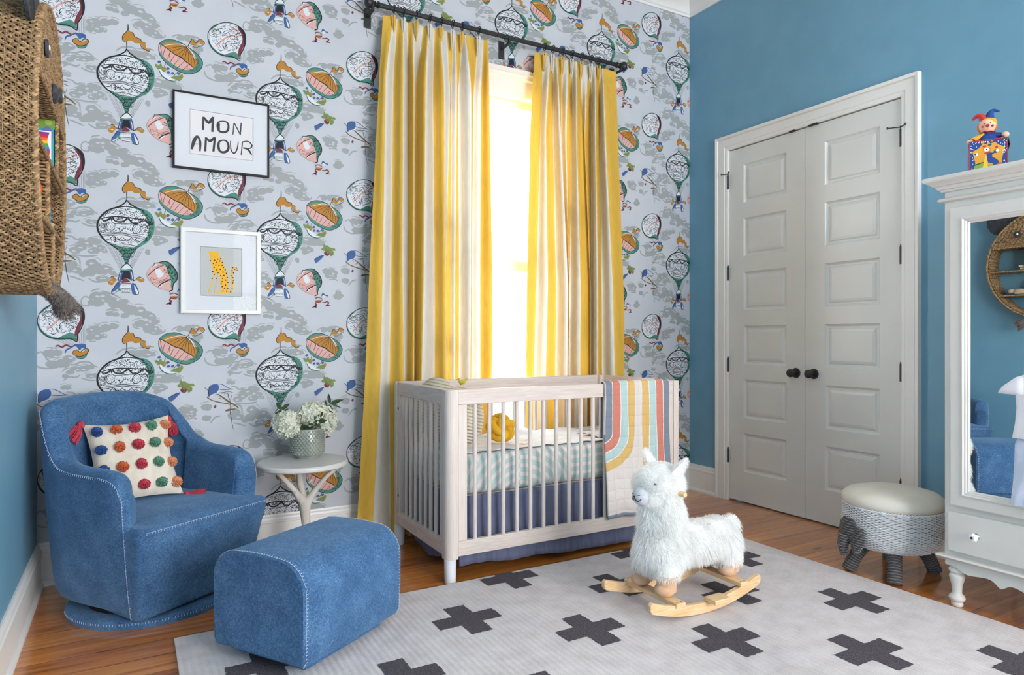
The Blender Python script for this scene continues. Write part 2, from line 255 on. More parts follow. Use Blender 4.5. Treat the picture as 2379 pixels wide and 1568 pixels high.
# back wall with printed paper
ART = '''Fw |1 -114 -7 -131 -32 -151 -69 -169 -95 -192 -113 -221 -120 -248 -115 -277 -98 -304 -80 -324 -54 -341 -32 -359 -17 -384 -9 -409 -3 -426 6 -424 14 -397 29 -368 56 -337 83 -319 104 -293 116 -264 120 -228 117 -198 102 -170 75 -153 48 -150 25 -144 10 -131
Fg |10 -127 25 -144 48 -150 75 -153 102 -170 117 -198 120 -228 116 -264 104 -293 83 -319 56 -337 29 -368 14 -397 6 -424 -3 -426 -9 -409 -17 -384 -32 -359 -54 -341 -80 -324 -69 -324 -39 -336 -9 -344 29 -342 59 -319 83 -293 94 -255 92 -220 79 -188 59 -165 36 -154
Sk 4.2|1 -114 -7 -131 -32 -151 -69 -169 -95 -192 -113 -221 -119 -248 -114 -277 -98 -304 -79 -324 -54 -341 -32 -359
Sk 3.2|1 -114 14 -131 33 -144 56 -155 75 -164
Sk 2.6|7 5 7 -23 2 -72 2 -113
Fo |7 -25 -5 -39 -15 -58 -15 -76 -5 -82 10 -73 25 -71 36 -80 59 -77 69 -95 90 -106 102 -97 86 -96 81 -81 81 -70 63 -65 59 -55 36 -49 29 -33 17 -29
Sk 1.6|7 -25 -5 -39 -16 -59 -14 -78 -5 -82
Sk 1.6|17 -29 29 -33 36 -49 59 -55 64 -65 81 -70
Sk 1.6|59 -79 67 -97 94 -107 102 -95
Sk 1.5|1 -116 -17 -143
Sk 1.2|1 -116 -7 -146
Sk 1.2|1 -116 1 -146
Sk 1.2|1 -116 10 -142
Sk 1.5|1 -116 21 -147
Sk 3|-69 -170 -39 -157 -9 -148 10 -148 44 -153
Zk 1.8 14 7|-96 -205 -69 -184 -43 -188 -17 -189 10 -192 44 -192 79 -183
Zk 1.3 9 5|-95 -198 -65 -175 -35 -173 -5 -172 29 -173 59 -176
Bk 3.4 14|-82 -187 -58 -171 -28 -162 2 -159 33 -162 59 -169
Sk 3|-104 -215 -73 -205 -39 -199 -2 -200 36 -202 75 -206
Sk 3|-102 -217 -91 -225 -73 -217 -63 -205
Sk 1.4|-102 -212 -91 -220 -73 -212 -63 -200
Sk 3|-58 -206 -47 -221 -24 -225 -5 -215 4 -200
Sk 1.4|-58 -201 -47 -216 -24 -220 -5 -210 4 -195
Sk 3|8 -202 21 -221 40 -227 59 -218 75 -199
Sk 1.4|8 -196 21 -216 40 -221 59 -212 75 -194
Sk 3|79 -201 90 -221 106 -226 116 -216
Sk 1.4|79 -195 90 -215 106 -221 116 -210
Rk 2.1 9 150|-113 -232 -54 -225 14 -222 94 -229 94 -273 14 -272 -54 -272 -111 -281
Sk 1.4|-113 -243 -54 -235 14 -230 94 -234
Sk 1.2|-109 -282 -54 -275 14 -274 94 -279
Fw |-49 -245 -54 -263 -66 -270 -78 -267 -83 -252 -78 -234 -66 -227 -54 -230
Sk 1.8|-49 -245 -54 -263 -66 -270 -78 -267 -83 -252 -78 -234 -66 -227 -54 -230 -49 -245
Sk 1|-53 -246 -66 -265 -78 -251 -66 -232 -53 -246
Sc 1.5|-70 -243 -63 -248 -68 -257
Fw |61 -248 55 -266 43 -273 31 -271 25 -255 31 -237 43 -230 55 -233
Sk 1.8|61 -248 55 -266 43 -273 31 -271 25 -255 31 -237 43 -230 55 -233 61 -248
Sk 1|56 -249 43 -268 30 -254 43 -235 56 -249
Sc 1.5|39 -246 46 -251 41 -260
Rk 2.4 9 26|59 -231 86 -226 94 -255 67 -273
Rk 1.6 9 40|-113 -238 -85 -237 -87 -272 -109 -280
Rk 2.3 8 75|-91 -197 -58 -171 2 -161 59 -167 83 -178 44 -190 -9 -188 -61 -187
Rk 1.5 12 60|-76 -304 -43 -294 2 -309 44 -304 79 -311 59 -323 14 -323 -39 -328
Rk 2.6 9 70|-28 -360 40 -348 14 -401 -5 -404
Rk 2.6 10 70|-102 -215 -58 -204 2 -200 44 -199 98 -210 98 -223 44 -216 -2 -214 -54 -218 -91 -223
Rk 2.4 10 55|59 -165 94 -184 112 -225 98 -285 75 -312 94 -255 90 -203
Sk 3|-63 -206 -62 -215 -60 -221
Sk 3|4 -201 3 -213
Sk 3|75 -201 77 -212
Bk 3 9|-43 -250 -17 -245 17 -246
Sk 1.6|-104 -289 -61 -283 -17 -277 21 -282 59 -286 94 -299
Sk 1.6|-100 -297 -61 -291 -17 -285 21 -291 59 -297 90 -307
Zk 1.2 4 3.5|-100 -292 -61 -287 -17 -281 21 -286 59 -292 90 -303
Sk 1.8|-91 -307 -73 -310 -54 -291
Sk 1.8|-48 -293 -41 -304 -28 -306 -17 -293
Sk 1.8|-17 -293 -5 -306 10 -308 21 -293
Sk 1.8|21 -293 29 -305 36 -305 44 -295
Sk 1.8|-50 -293 -43 -315 -54 -300
Sk 1.8|-39 -297 -24 -312 -2 -312
Sk 1.8|44 -304 59 -314 79 -309
Sk 1.8|40 -302 44 -317
Sc 0.8|-109 -263 -43 -253
Sc 0.8|-109 -273 -43 -263
Sc 0.8|-109 -282 -43 -273
Sc 0.8|-80 -301 -43 -296
Sc 0.8|-80 -318 -43 -314
Sc 0.8|-80 -331 -43 -327
Sk 1.4|-54 -335 -24 -329 6 -328 36 -334 63 -336
Sk 1.4|-43 -352 -17 -343 14 -342 44 -346
Zk 1.5 7 8|-47 -342 -17 -335 14 -334 52 -339
Sk 1.5|-28 -360 8 -358 44 -346
Sk 1.5|-19 -374 7 -374 33 -363
Sk 1.5|-15 -388 5 -389 25 -380
Sk 1.5|-11 -401 3 -403 17 -394
Sk 1.5|-7 -413 2 -416 12 -408
Bk 4 9|-24 -364 2 -364 33 -355
Hk 1.8 -14 13|75 -166 98 -184 112 -208 116 -242 102 -285 79 -311
Hk 1 12 6|-113 -225 -117 -248 -114 -273 -104 -292
Hk 1.2 -10 7|-91 -191 -69 -174 -43 -162
Sk 0.7|-80 -335 -28 -443
Sk 0.7|-73 -334 -22 -442
Sk 0.7|-61 -332 -17 -441
Sk 0.7|-54 -330 -14 -440
Sk 0.7|-37 -327 -9 -440
Sk 0.7|38 -358 14 -440
Sk 0.7|52 -351 17 -440
Sk 0.7|63 -345 21 -439
Sk 0.7|75 -339 25 -439
Fw |-26 -451 -5 -426 8 -424 25 -443 21 -457 -28 -464
Sk 2.4|-26 -451 -5 -425 8 -423 25 -443
Sk 4|-28 -458 -2 -460 25 -451
Sg 4|-25 -453 -2 -454 23 -447
Fb |-27 -464 -34 -504 -22 -511 -17 -484 -13 -464
Fb |12 -460 17 -501 31 -494 25 -456
Sw 2.5|-25 -468 -30 -504
Sw 2.5|21 -461 26 -495
Fk |-13 -464 12 -460 17 -496 -2 -491 -19 -502
Fr |-19 -515 -17 -504 -5 -492 8 -498 14 -510
Sk 2|-27 -464 -34 -506
Sk 2|24 -456 31 -503
Fw |-22 -520 17 -516 15 -558 -19 -558
Hk 2 -11 7|-22 -522 17 -518
Hk 2.2 -16 6|-20 -543 16 -540
Sk 3|-23 -519 18 -516
Sk 2.4|-19 -559 15 -559
Sk 2|-21 -542 17 -539
Fo |-56 -485 -43 -501 -47 -511 -58 -527 -73 -523 -76 -509 -67 -505
Sk 1.5|-67 -496 -58 -485 -45 -499
Sw 3|-65 -511 -54 -512
Fo |40 -495 56 -483 59 -492 77 -497 67 -509 54 -504
Sk 1.3|40 -495 56 -483 77 -497
Sk 3.4|-43 -502 -28 -501
Sk 3.4|27 -504 42 -497
Fb |21 -518 36 -520 52 -557 44 -569 25 -561
Fw |33 -523 50 -557 44 -567 36 -546
Sk 1.1|23 -517 38 -520 52 -559 44 -570 23 -565
Fb |-39 -514 -24 -516 -28 -534 -47 -554 -60 -558
Fg |-43 -536 -24 -542 -26 -555
Sk 1.2|-37 -518 -50 -537 -61 -558 -54 -570 -28 -547
Fg |137 -81 140 -61 150 -48 165 -36 189 -29 219 -29 253 -42 290 -62 315 -81 332 -106 333 -128 323 -152 303 -169 273 -184 243 -184 214 -173 180 -155 156 -133 141 -109
Fp |143 -64 168 -74 209 -98 253 -122 290 -147 283 -157 263 -166 228 -162 189 -143 158 -119 141 -96 138 -80
Fo |156 -62 170 -49 189 -44 219 -41 263 -48 285 -68 303 -89 310 -110 305 -133 293 -149 273 -137 241 -113 204 -93 175 -75
Sk 1.6|137 -80 140 -61 150 -48 165 -36 189 -29 219 -29 253 -42 290 -62 315 -81 332 -106 333 -128 323 -152 303 -170 273 -184 243 -184 214 -174 180 -156 156 -134 141 -110 137 -80
Sk 2.4|143 -59 168 -73 209 -98 238 -108 253 -122 278 -136 293 -148
Sk 1.1|263 -50 219 -59 180 -77
Sk 1.1|263 -50 228 -67 199 -86
Sk 1.1|263 -50 238 -78 219 -99
Sk 1.1|263 -50 248 -84 236 -109
Sk 1.1|263 -50 258 -88 251 -119
Sk 1.1|263 -50 270 -91 268 -127
Sk 1.1|263 -50 280 -89 283 -140
Sk 1.1|263 -50 290 -92 298 -140
Sk 1.1|263 -50 298 -85 308 -122
Rk 1.4 10 40|298 -90 318 -108 323 -141 303 -164 283 -171 303 -139
Rk 1.2 8 16|258 -148 290 -147 285 -159 268 -163
Sw 1.5|260 -46 228 -43 192 -53 163 -64
Sw 1.5|264 -51 285 -74 300 -107
Sw 1.5|263 -48 290 -76 305 -100
Sk 1.1|144 -66 148 -89 153 -112
Sk 1.1|168 -74 160 -97 157 -119
Sk 1.1|189 -86 180 -115 175 -127
Sk 1.1|209 -101 194 -128 187 -149
Sk 1.1|231 -110 209 -144 199 -162
Sk 1.1|253 -122 224 -158 211 -171
Sk 1.1|270 -135 248 -164 228 -181
Sk 1.1|189 -86 187 -102 183 -122
Sk 1.1|146 -65 147 -86
Hk 1.2 -14 6|303 -89 315 -103 318 -125 308 -146 283 -173
Hk 1 -9 9|151 -51 165 -39 189 -32 219 -32
Sk 2.6|267 -46 285 -5
Fo |287 -6 293 -9 298 -22 308 -17 318 -1 333 0 341 -12 328 -23 318 -14 303 -34 283 -34 278 -29
Sk 1.3|287 -6 293 -9 298 -22 308 -17 318 -1 333 -1 343 -17 318 -37 298 -44 278 -37
Sk 2|168 -152 162 -168
Sk 2|224 -179 202 -208
Fw |140 -188 153 -212 175 -228 199 -232 215 -227 199 -219 165 -199 148 -186
Sg 2.4|141 -195 153 -216 177 -230 202 -232 216 -227
Sk 1.2|140 -188 151 -214 176 -231 202 -233
Fl |120 -166 132 -162 135 -170 148 -154 153 -169 168 -171 168 -190 156 -195 148 -183 134 -186 129 -179
Fl |189 -219 204 -208 219 -202 233 -197 241 -190 246 -202 238 -218 228 -228 219 -224 204 -221
Fo |160 -175 168 -173 170 -184 163 -191
Fo |235 -192 244 -194 242 -207 236 -204
Fb |132 -150 138 -143 146 -144 147 -151 140 -155 135 -154
Fb |170 -176 175 -169 184 -170 185 -177 177 -182 173 -181
Fb |172 -195 178 -188 186 -189 187 -196 180 -200 175 -199
Fb |191 -195 197 -188 205 -189 206 -196 199 -201 194 -199
Fb |218 -191 224 -184 232 -185 233 -192 226 -197 221 -196
Bk 1.6 8|127 -169 139 -177 156 -184
Bk 1.6 8|209 -212 224 -212 238 -204
Fw |358 28 362 48 374 67 392 85 420 105 451 115 483 115 514 102 532 83 538 53 536 24 525 -10 512 -38 509 -70 493 -62 472 -56 436 -58 404 -52 381 -34 366 -12 359 8
Sg 5|360 11 368 -15 385 -36 412 -53 443 -58 483 -57
Sg 5|366 57 386 80 404 94
Fr |499 98 517 97 533 78 536 53 533 23 520 -14 509 -41 507 -59 499 -38 507 -2 520 29 520 63
Fk |493 114 514 102 532 83 537 53 535 24 528 2 529 43 522 78
Fg |438 -57 456 -41 488 -29 504 -48 507 -65 472 -56
Sp 4.5|392 -21 417 7 443 35 472 50 507 55
Sp 4|472 87 496 84 514 62
Sk 2.4|358 28 362 48 374 67 392 85 420 105 451 115 483 115 514 102 532 83 538 53 536 24 525 -10 512 -38 509 -70 493 -62 472 -56 436 -58 404 -52 381 -34 366 -12 359 8 358 28
Hk 1.6 -13 5|509 -64 493 -62 472 -56 436 -58 404 -52 381 -34 366 -12 359 8 359 28 363 48
Hk 1.1 -12 5|392 85 420 105 451 115 483 115 509 104
Hk 1.5 -10 5|532 83 538 53 536 24 525 -10 512 -38
Sk 1.3|374 48 386 62 404 63 415 57
Sk 1.3|392 57 412 73 430 80
Sk 1.3|428 37 430 58 446 72 459 72
Sk 1.3|430 41 441 54 459 70
Sk 1.3|376 23 389 34 392 24
Sk 1.3|394 16 404 10 397 3
Sk 1.3|379 38 394 44 412 42
Sk 1.3|462 50 483 58 504 71
Sk 1.3|467 32 493 38 509 30
Sk 1.3|472 10 493 18 509 7
Sk 1.3|451 -20 441 -5 446 13 464 23
Sk 1.3|436 -28 430 -13 425 -3
Sk 1.3|438 -31 441 -10 451 3
Sk 1.3|472 -9 483 4 496 -4 488 -20
Sk 1.3|456 -30 472 -21 483 -30
Sk 1.3|404 -29 417 -38 430 -30
Sk 1.3|456 94 483 92 496 81
Sk 1.3|443 100 467 100
Sk 1.3|417 86 436 95
Sk 1.3|399 -2 412 -8 417 -21
Sk 1.3|480 29 493 23 507 21
Sk 1.3|467 1 477 11
Rk 1.5 13 150|368 30 384 67 425 93 472 98 509 78 520 41 507 -16 483 -30 436 -40 404 -29 379 -7
Rk 1.8 10 70|451 99 488 107 525 76 528 31 493 35
Rk 1.6 9 30|374 64 410 98 412 82 379 43
Sk 0.6|423 -61 493 -96
Sk 0.6|436 -58 497 -95
Sk 0.6|451 -55 502 -94
Sk 0.6|467 -52 507 -93
Sk 0.6|514 -35 520 -82
Sk 0.6|525 -19 528 -80
Sk 0.6|533 -7 535 -79
Sk 0.6|540 3 540 -78
Sr 4|426 -94 436 -88 451 -96 467 -87 488 -95 507 -82
Sb 3.4|463 -124 468 -109 483 -101 496 -92
Fb |499 -86 517 -82 530 -80 544 -86 544 -103 530 -100 520 -110 509 -95
Bk 1.8 8|504 -88 522 -93 544 -88
Fo |491 -127 496 -115 509 -110 520 -119 533 -119 552 -104 554 -115 541 -132 520 -142 504 -136
Fg |507 -139 520 -143 549 -125 547 -139 533 -148 517 -148
Sk 1.6|491 -126 496 -114 510 -109 521 -121 536 -107 552 -105 554 -118 540 -134 517 -141 501 -134 491 -126
Sk 1.2|504 -139 514 -150 536 -148 548 -136
Fp |118.5 -412 133.5 -411 156.5 -403 178.5 -405 194.5 -419 207.5 -436 218.5 -458 220.5 -477 215.5 -494 204.5 -509 199.5 -526 198.5 -542 184.5 -547 167.5 -541 146.5 -537 125.5 -525 104.5 -506 91.5 -489 86.5 -469 92.5 -447 107.5 -426
Fg |135.5 -410 156.5 -404 178.5 -405 194.5 -419 207.5 -436 218.5 -458 220.5 -477 215.5 -494 204.5 -509 199.5 -526 197.5 -542 190.5 -524 191.5 -500 186.5 -479 175.5 -454 170.5 -430 159.5 -418
Fw |117.5 -419 133.5 -417 130.5 -425 107.5 -439 99.5 -448 109.5 -431
Fw |121.5 -448 138.5 -437 148.5 -449 159.5 -461 151.5 -478 135.5 -483 127.5 -468
Fw |138.5 -520 156.5 -505 180.5 -493 183.5 -498 162.5 -512 143.5 -528
Sk 2.6|118.5 -412 133.5 -411 156.5 -403 178.5 -405 194.5 -419 207.5 -436 218.5 -458 220.5 -477 215.5 -494 204.5 -509 199.5 -526 198.5 -542 184.5 -547
Sc 1|184.5 -547 167.5 -541 146.5 -537 125.5 -525 104.5 -506 91.5 -489 86.5 -469 92.5 -447 107.5 -426 118.5 -412
Bk 2.6 9|90.5 -474 107.5 -453 125.5 -437 146.5 -426
Sk 1.6|92.5 -476 109.5 -455 127.5 -439 151.5 -425 167.5 -418
Sk 1.6|118.5 -412 117.5 -422 108.5 -434
Hk 2.2 -14 6|178.5 -405 194.5 -419 207.5 -436 218.5 -458 220.5 -477 214.5 -497
Rk 1.6 13 9|101.5 -485 125.5 -474 133.5 -494 114.5 -518
Rk 1.6 13 10|151.5 -449 178.5 -437 188.5 -460 162.5 -477
Rk 2.4 11 50|170.5 -414 194.5 -421 215.5 -462 210.5 -489 191.5 -481 178.5 -440
Rk 1.4 9 16|107.5 -429 138.5 -416 167.5 -409 151.5 -427 125.5 -437
Sk 3|135.5 -529 151.5 -511 178.5 -495 191.5 -489
Bk 2.6 8|141.5 -525 159.5 -510 183.5 -496
Sk 1|125.5 -511 151.5 -495 183.5 -482
Sk 1|130.5 -516 156.5 -499 186.5 -487
Sk 1.6|191.5 -492 204.5 -506 194.5 -513
Fk |183.5 -547 196.5 -540 199.5 -543 184.5 -552
Fb |219.5 -553 223.5 -535 234.5 -536 242.5 -547 231.5 -549 228.5 -541
Fb |239.5 -546 253.5 -543 255.5 -551
Fw |228.5 -544 239.5 -549 236.5 -558 226.5 -555
Fo |188.5 -573 220.5 -572 215.5 -586 202.5 -588 191.5 -581
Br 5 8|188.5 -565 204.5 -558 223.5 -566
Bk 3.4 8|188.5 -561 204.5 -555 220.5 -561
Sr 3|188.5 -579 204.5 -582 223.5 -572
Sr 4|191.5 -582 186.5 -592 194.5 -597 184.5 -606 192.5 -610 178.5 -609 170.5 -614
Sr 3.4|223.5 -584 239.5 -583 247.5 -579 258.5 -584 253.5 -595 244.5 -601 258.5 -600 267.5 -600
Fb |364.5 -303 379.5 -291 396.5 -289 407.5 -296 409.5 -315 402.5 -327 396.5 -335 376.5 -341 362.5 -350 361.5 -331
Sk 1.6|362.5 -350 361.5 -331 364.5 -303
Sb 1.5|396.5 -289 419.5 -290 438.5 -300 458.5 -313 473.5 -317
Hk 1 -14 9|368.5 -302 396.5 -294
Sk 1.4|361.5 -352 379.5 -347 404.5 -338
Sw 2.4|365.5 -354 402.5 -333 407.5 -321
Sn 2.6|343.5 -306 361.5 -321
Sn 2.6|353.5 -354 376.5 -370 410.5 -382 453.5 -392 464.5 -399
Sn 4|404.5 -341 433.5 -362 464.5 -388 481.5 -397 503.5 -416
Sn 2|404.5 -366 421.5 -359
Sk 1.1|353.5 -351 365.5 -361
Sk 1.1|419.5 -339 436.5 -336 453.5 -342 453.5 -356 461.5 -371 464.5 -396
Sk 1.1|433.5 -348 438.5 -336
Sk 1.1|467.5 -354 470.5 -348
Sk 1.1|464.5 -371 470.5 -353
Sk 1.1|410.5 -334 430.5 -333 455.5 -330 476.5 -336
Sk 1.1|407.5 -315 433.5 -320 481.5 -318
Sk 1.1|464.5 -396 463.5 -427 470.5 -482 478.5 -523
Sp 1.2|359.5 -359 358.5 -433
Fr |392.5 -395 398.5 -401 393.5 -412 385.5 -406
Fn |440.5 -426 453.5 -419 487.5 -418 488.5 -422 464.5 -428 444.5 -431
Fb |180.5 -349 194.5 -342 210.5 -332 233.5 -325 220.5 -344 204.5 -358 188.5 -369
Sk 1.4|181.5 -349 210.5 -332 233.5 -326
Sb 1|190.5 -371 210.5 -357
Fr |235.5 -309 247.5 -299 262.5 -311 255.5 -323 239.5 -321
Sk 1.6|234.5 -310 239.5 -322 253.5 -326 261.5 -318
So 4|244.5 -305 255.5 -312
Sl 5.5|247.5 -299 236.5 -277 235.5 -266
Sl 5.5|247.5 -299 226.5 -292 222.5 -294
Sl 5.5|247.5 -299 228.5 -281
Sl 5.5|247.5 -299 253.5 -277 250.5 -272
Sl 5.5|250.5 -299 261.5 -284 263.5 -278
Sl 5.5|250.5 -299 274.5 -292 296.5 -292
Sl 5.5|253.5 -301 277.5 -303 285.5 -310
Sl 5.5|253.5 -301 272.5 -317 269.5 -327
Sl 5.5|250.5 -302 285.5 -288 291.5 -284
Sl 5.5|250.5 -299 244.5 -278 247.5 -271
Sl 5.5|255.5 -304 280.5 -313 277.5 -322
Sl 5.5|247.5 -298 223.5 -288
Sl 5.5|253.5 -299 269.5 -288 277.5 -284
Sk 0.9|247.5 -299 236.5 -277
Sk 0.9|250.5 -300 272.5 -293
Sk 0.9|253.5 -301 269.5 -318
Cc |-211 -196.5 12 -191 -199.5 13 -172 -197.5 16 -148 -190.5 14 -226 -211.5 13 -245 -231.5 11 -148 -232.5 14 -128 -230.5 11 -249 -282.5 12 -234 -285.5 10
Sc 4.2|-257 -209.5 -230 -179.5 -207 -177.5 -183 -166.5 -152 -167.5 -132 -184.5 -117 -192.5
Sc 4.2|-183 -240.5 -156 -251.5 -125 -253.5
Sc 4.2|-253 -250.5 -230 -234.5 -203 -237.5 -187 -226.5
Cc |-140 -320.5 17 -125 -323.5 18 -156 -335.5 18 -176 -336.5 18 -187 -355.5 19 -207 -370.5 18 -140 -371.5 14 -125 -365.5 16 -105 -350.5 14 -89 -367.5 10
Sc 4.2|-241 -304.5 -218 -307.5 -203 -319.5 -183 -318.5 -164 -321.5
Sc 4.2|-222 -390.5 -164 -395.5 -117 -388.5
Cc |-218 -435.5 17 -230 -454.5 23 -203 -462.5 18 -140 -426.5 21 -125 -444.5 24 -101 -457.5 24 -81 -451.5 19 -148 -469.5 22 -172 -479.5 16 -109 -499.5 14 -85 -498.5 14 -56 -469.5 12 -44 -478.5 10
Sc 4.2|-241 -409.5 -211 -398.5 -191 -411.5 -187 -438.5
Sc 4.2|-230 -491.5 -203 -499.5 -172 -511.5
Sc 4.2|-156 -497.5 -125 -514.5 -77 -507.5
Cc |-125 -579.5 20 -140 -612.5 15 -117 -612.5 20 -93 -578.5 22 -69 -596.5 21 -44 -619.5 22 -16 -609.5 17 -3 -633.5 20 21 -646.5 25 55 -650.5 25 84 -664.5 21 105 -674.5 18 123 -698.5 15 -69 -662.5 13 -44 -666.5 12 -7 -671.5 14 63 -703.5 15 80 -717.5 17
Sc 4.2|-183 -600.5 -172 -585.5 -152 -589.5 -144 -608.5 -156 -627.5 -180 -623.5 -183 -600.5
Sc 4.2|-144 -561.5 -132 -552.5 -109 -546.5
Sc 4.2|-101 -555.5 -60 -568.5 -24 -588.5
Sc 4.2|-20 -600.5 -3 -595.5 13 -604.5
Sc 4.2|-85 -648.5 -60 -641.5 -32 -647.5
Cc |21 -127.5 17 55 -129.5 19 84 -130.5 21 110 -133.5 13
Sc 4.2|-44 -134.5 -20 -112.5 21 -101.5 42 -111.5
Sc 4.2|55 -100.5 93 -94.5 118 -98.5
Cc |131 -252.5 24 161 -254.5 26 187 -252.5 27 218 -260.5 18 123 -296.5 12 148 -299.5 15 131 -315.5 13
Sc 4.2|114 -282.5 140 -280.5 170 -293.5 174 -302.5 153 -313.5 123 -328.5
Cc |89 -361.5 9
Sc 4.2|80 -352.5 95 -353.5 97 -368.5 86 -373.5
Cc |-148 -18.5 14 -125 -11.5 18 -85 -6.5 19 -52 1.5 16 -148 -51.5 16 -117 -47.5 18 -93 -45.5 12
Sc 4.2|-156 -36.5 -117 -29.5 -85 -20.5
Sc 4.2|-152 -70.5 -125 -69.5
Cc |51 14.5 16 76 12.5 19 101 5.5 17 93 -14.5 19 123 -11.5 17 140 -23.5 13
Sc 4.2|26 15.5 34 -2.5 55 -9.5
Sc 4.2|101 -32.5 131 -34.5 161 -23.5 166 -11.5
Cc |270.5 -5.5 19 297.5 -3.5 19 232.5 -12.5 13 313.5 -45.5 20 302.5 -68.5 17
Sc 4.2|194.5 -16.5 216.5 -0.5 248.5 -2.5 259.5 -12.5
Cc |402.5 -125.5 20 431.5 -123.5 17 414.5 -174.5 20 453.5 -171.5 23 476.5 -152.5 20
Sc 4.2|347.5 -130.5 369.5 -117.5 386.5 -127.5 391.5 -148.5 402.5 -158.5
Sc 4.2|341.5 -152.5 352.5 -179.5 386.5 -193.5 436.5 -189.5
Cc |253.5 -415.5 19 281.5 -419.5 21 259.5 -437.5 16 286.5 -436.5 16
Sc 4.2|221.5 -411.5 243.5 -397.5 259.5 -404.5 291.5 -397.5
Sc 4.2|297.5 -413.5 302.5 -440.5
Sc 4.2|259.5 -459.5 291.5 -454.5 308.5 -462.5
Cc |313.5 -530.5 14 308.5 -550.5 19 324.5 -544.5 14
Cc |352.5 -405.5 20 352.5 -460.5 17
Sc 4.2|369.5 -487.5 391.5 -459.5 419.5 -452.5'''
WX0, WX1, WZ0, WZ1 = 1.56, 2.60, .50, 2.66               # window opening
INK = dict(k='1c1d24', g='4a8476', o='b07a2c', p='d2a49e', w='d3d8de', b='3c5c92', r='74303c', l='74864a', c='999e9f', n='6c5a3c', y='e3ad24')
PRINT = [mat('print_ink_'+n, INK[c], .6, spec=.3) for n, c in (('black', 'k'), ('green', 'g'), ('ochre', 'o'), ('pink', 'p'), ('white', 'w'), ('blue', 'b'), ('red', 'r'), ('leaf', 'l'), ('grey', 'c'), ('brown', 'n'), ('yellow', 'y'))]
CODE = 'kgopwbrlcnyd'
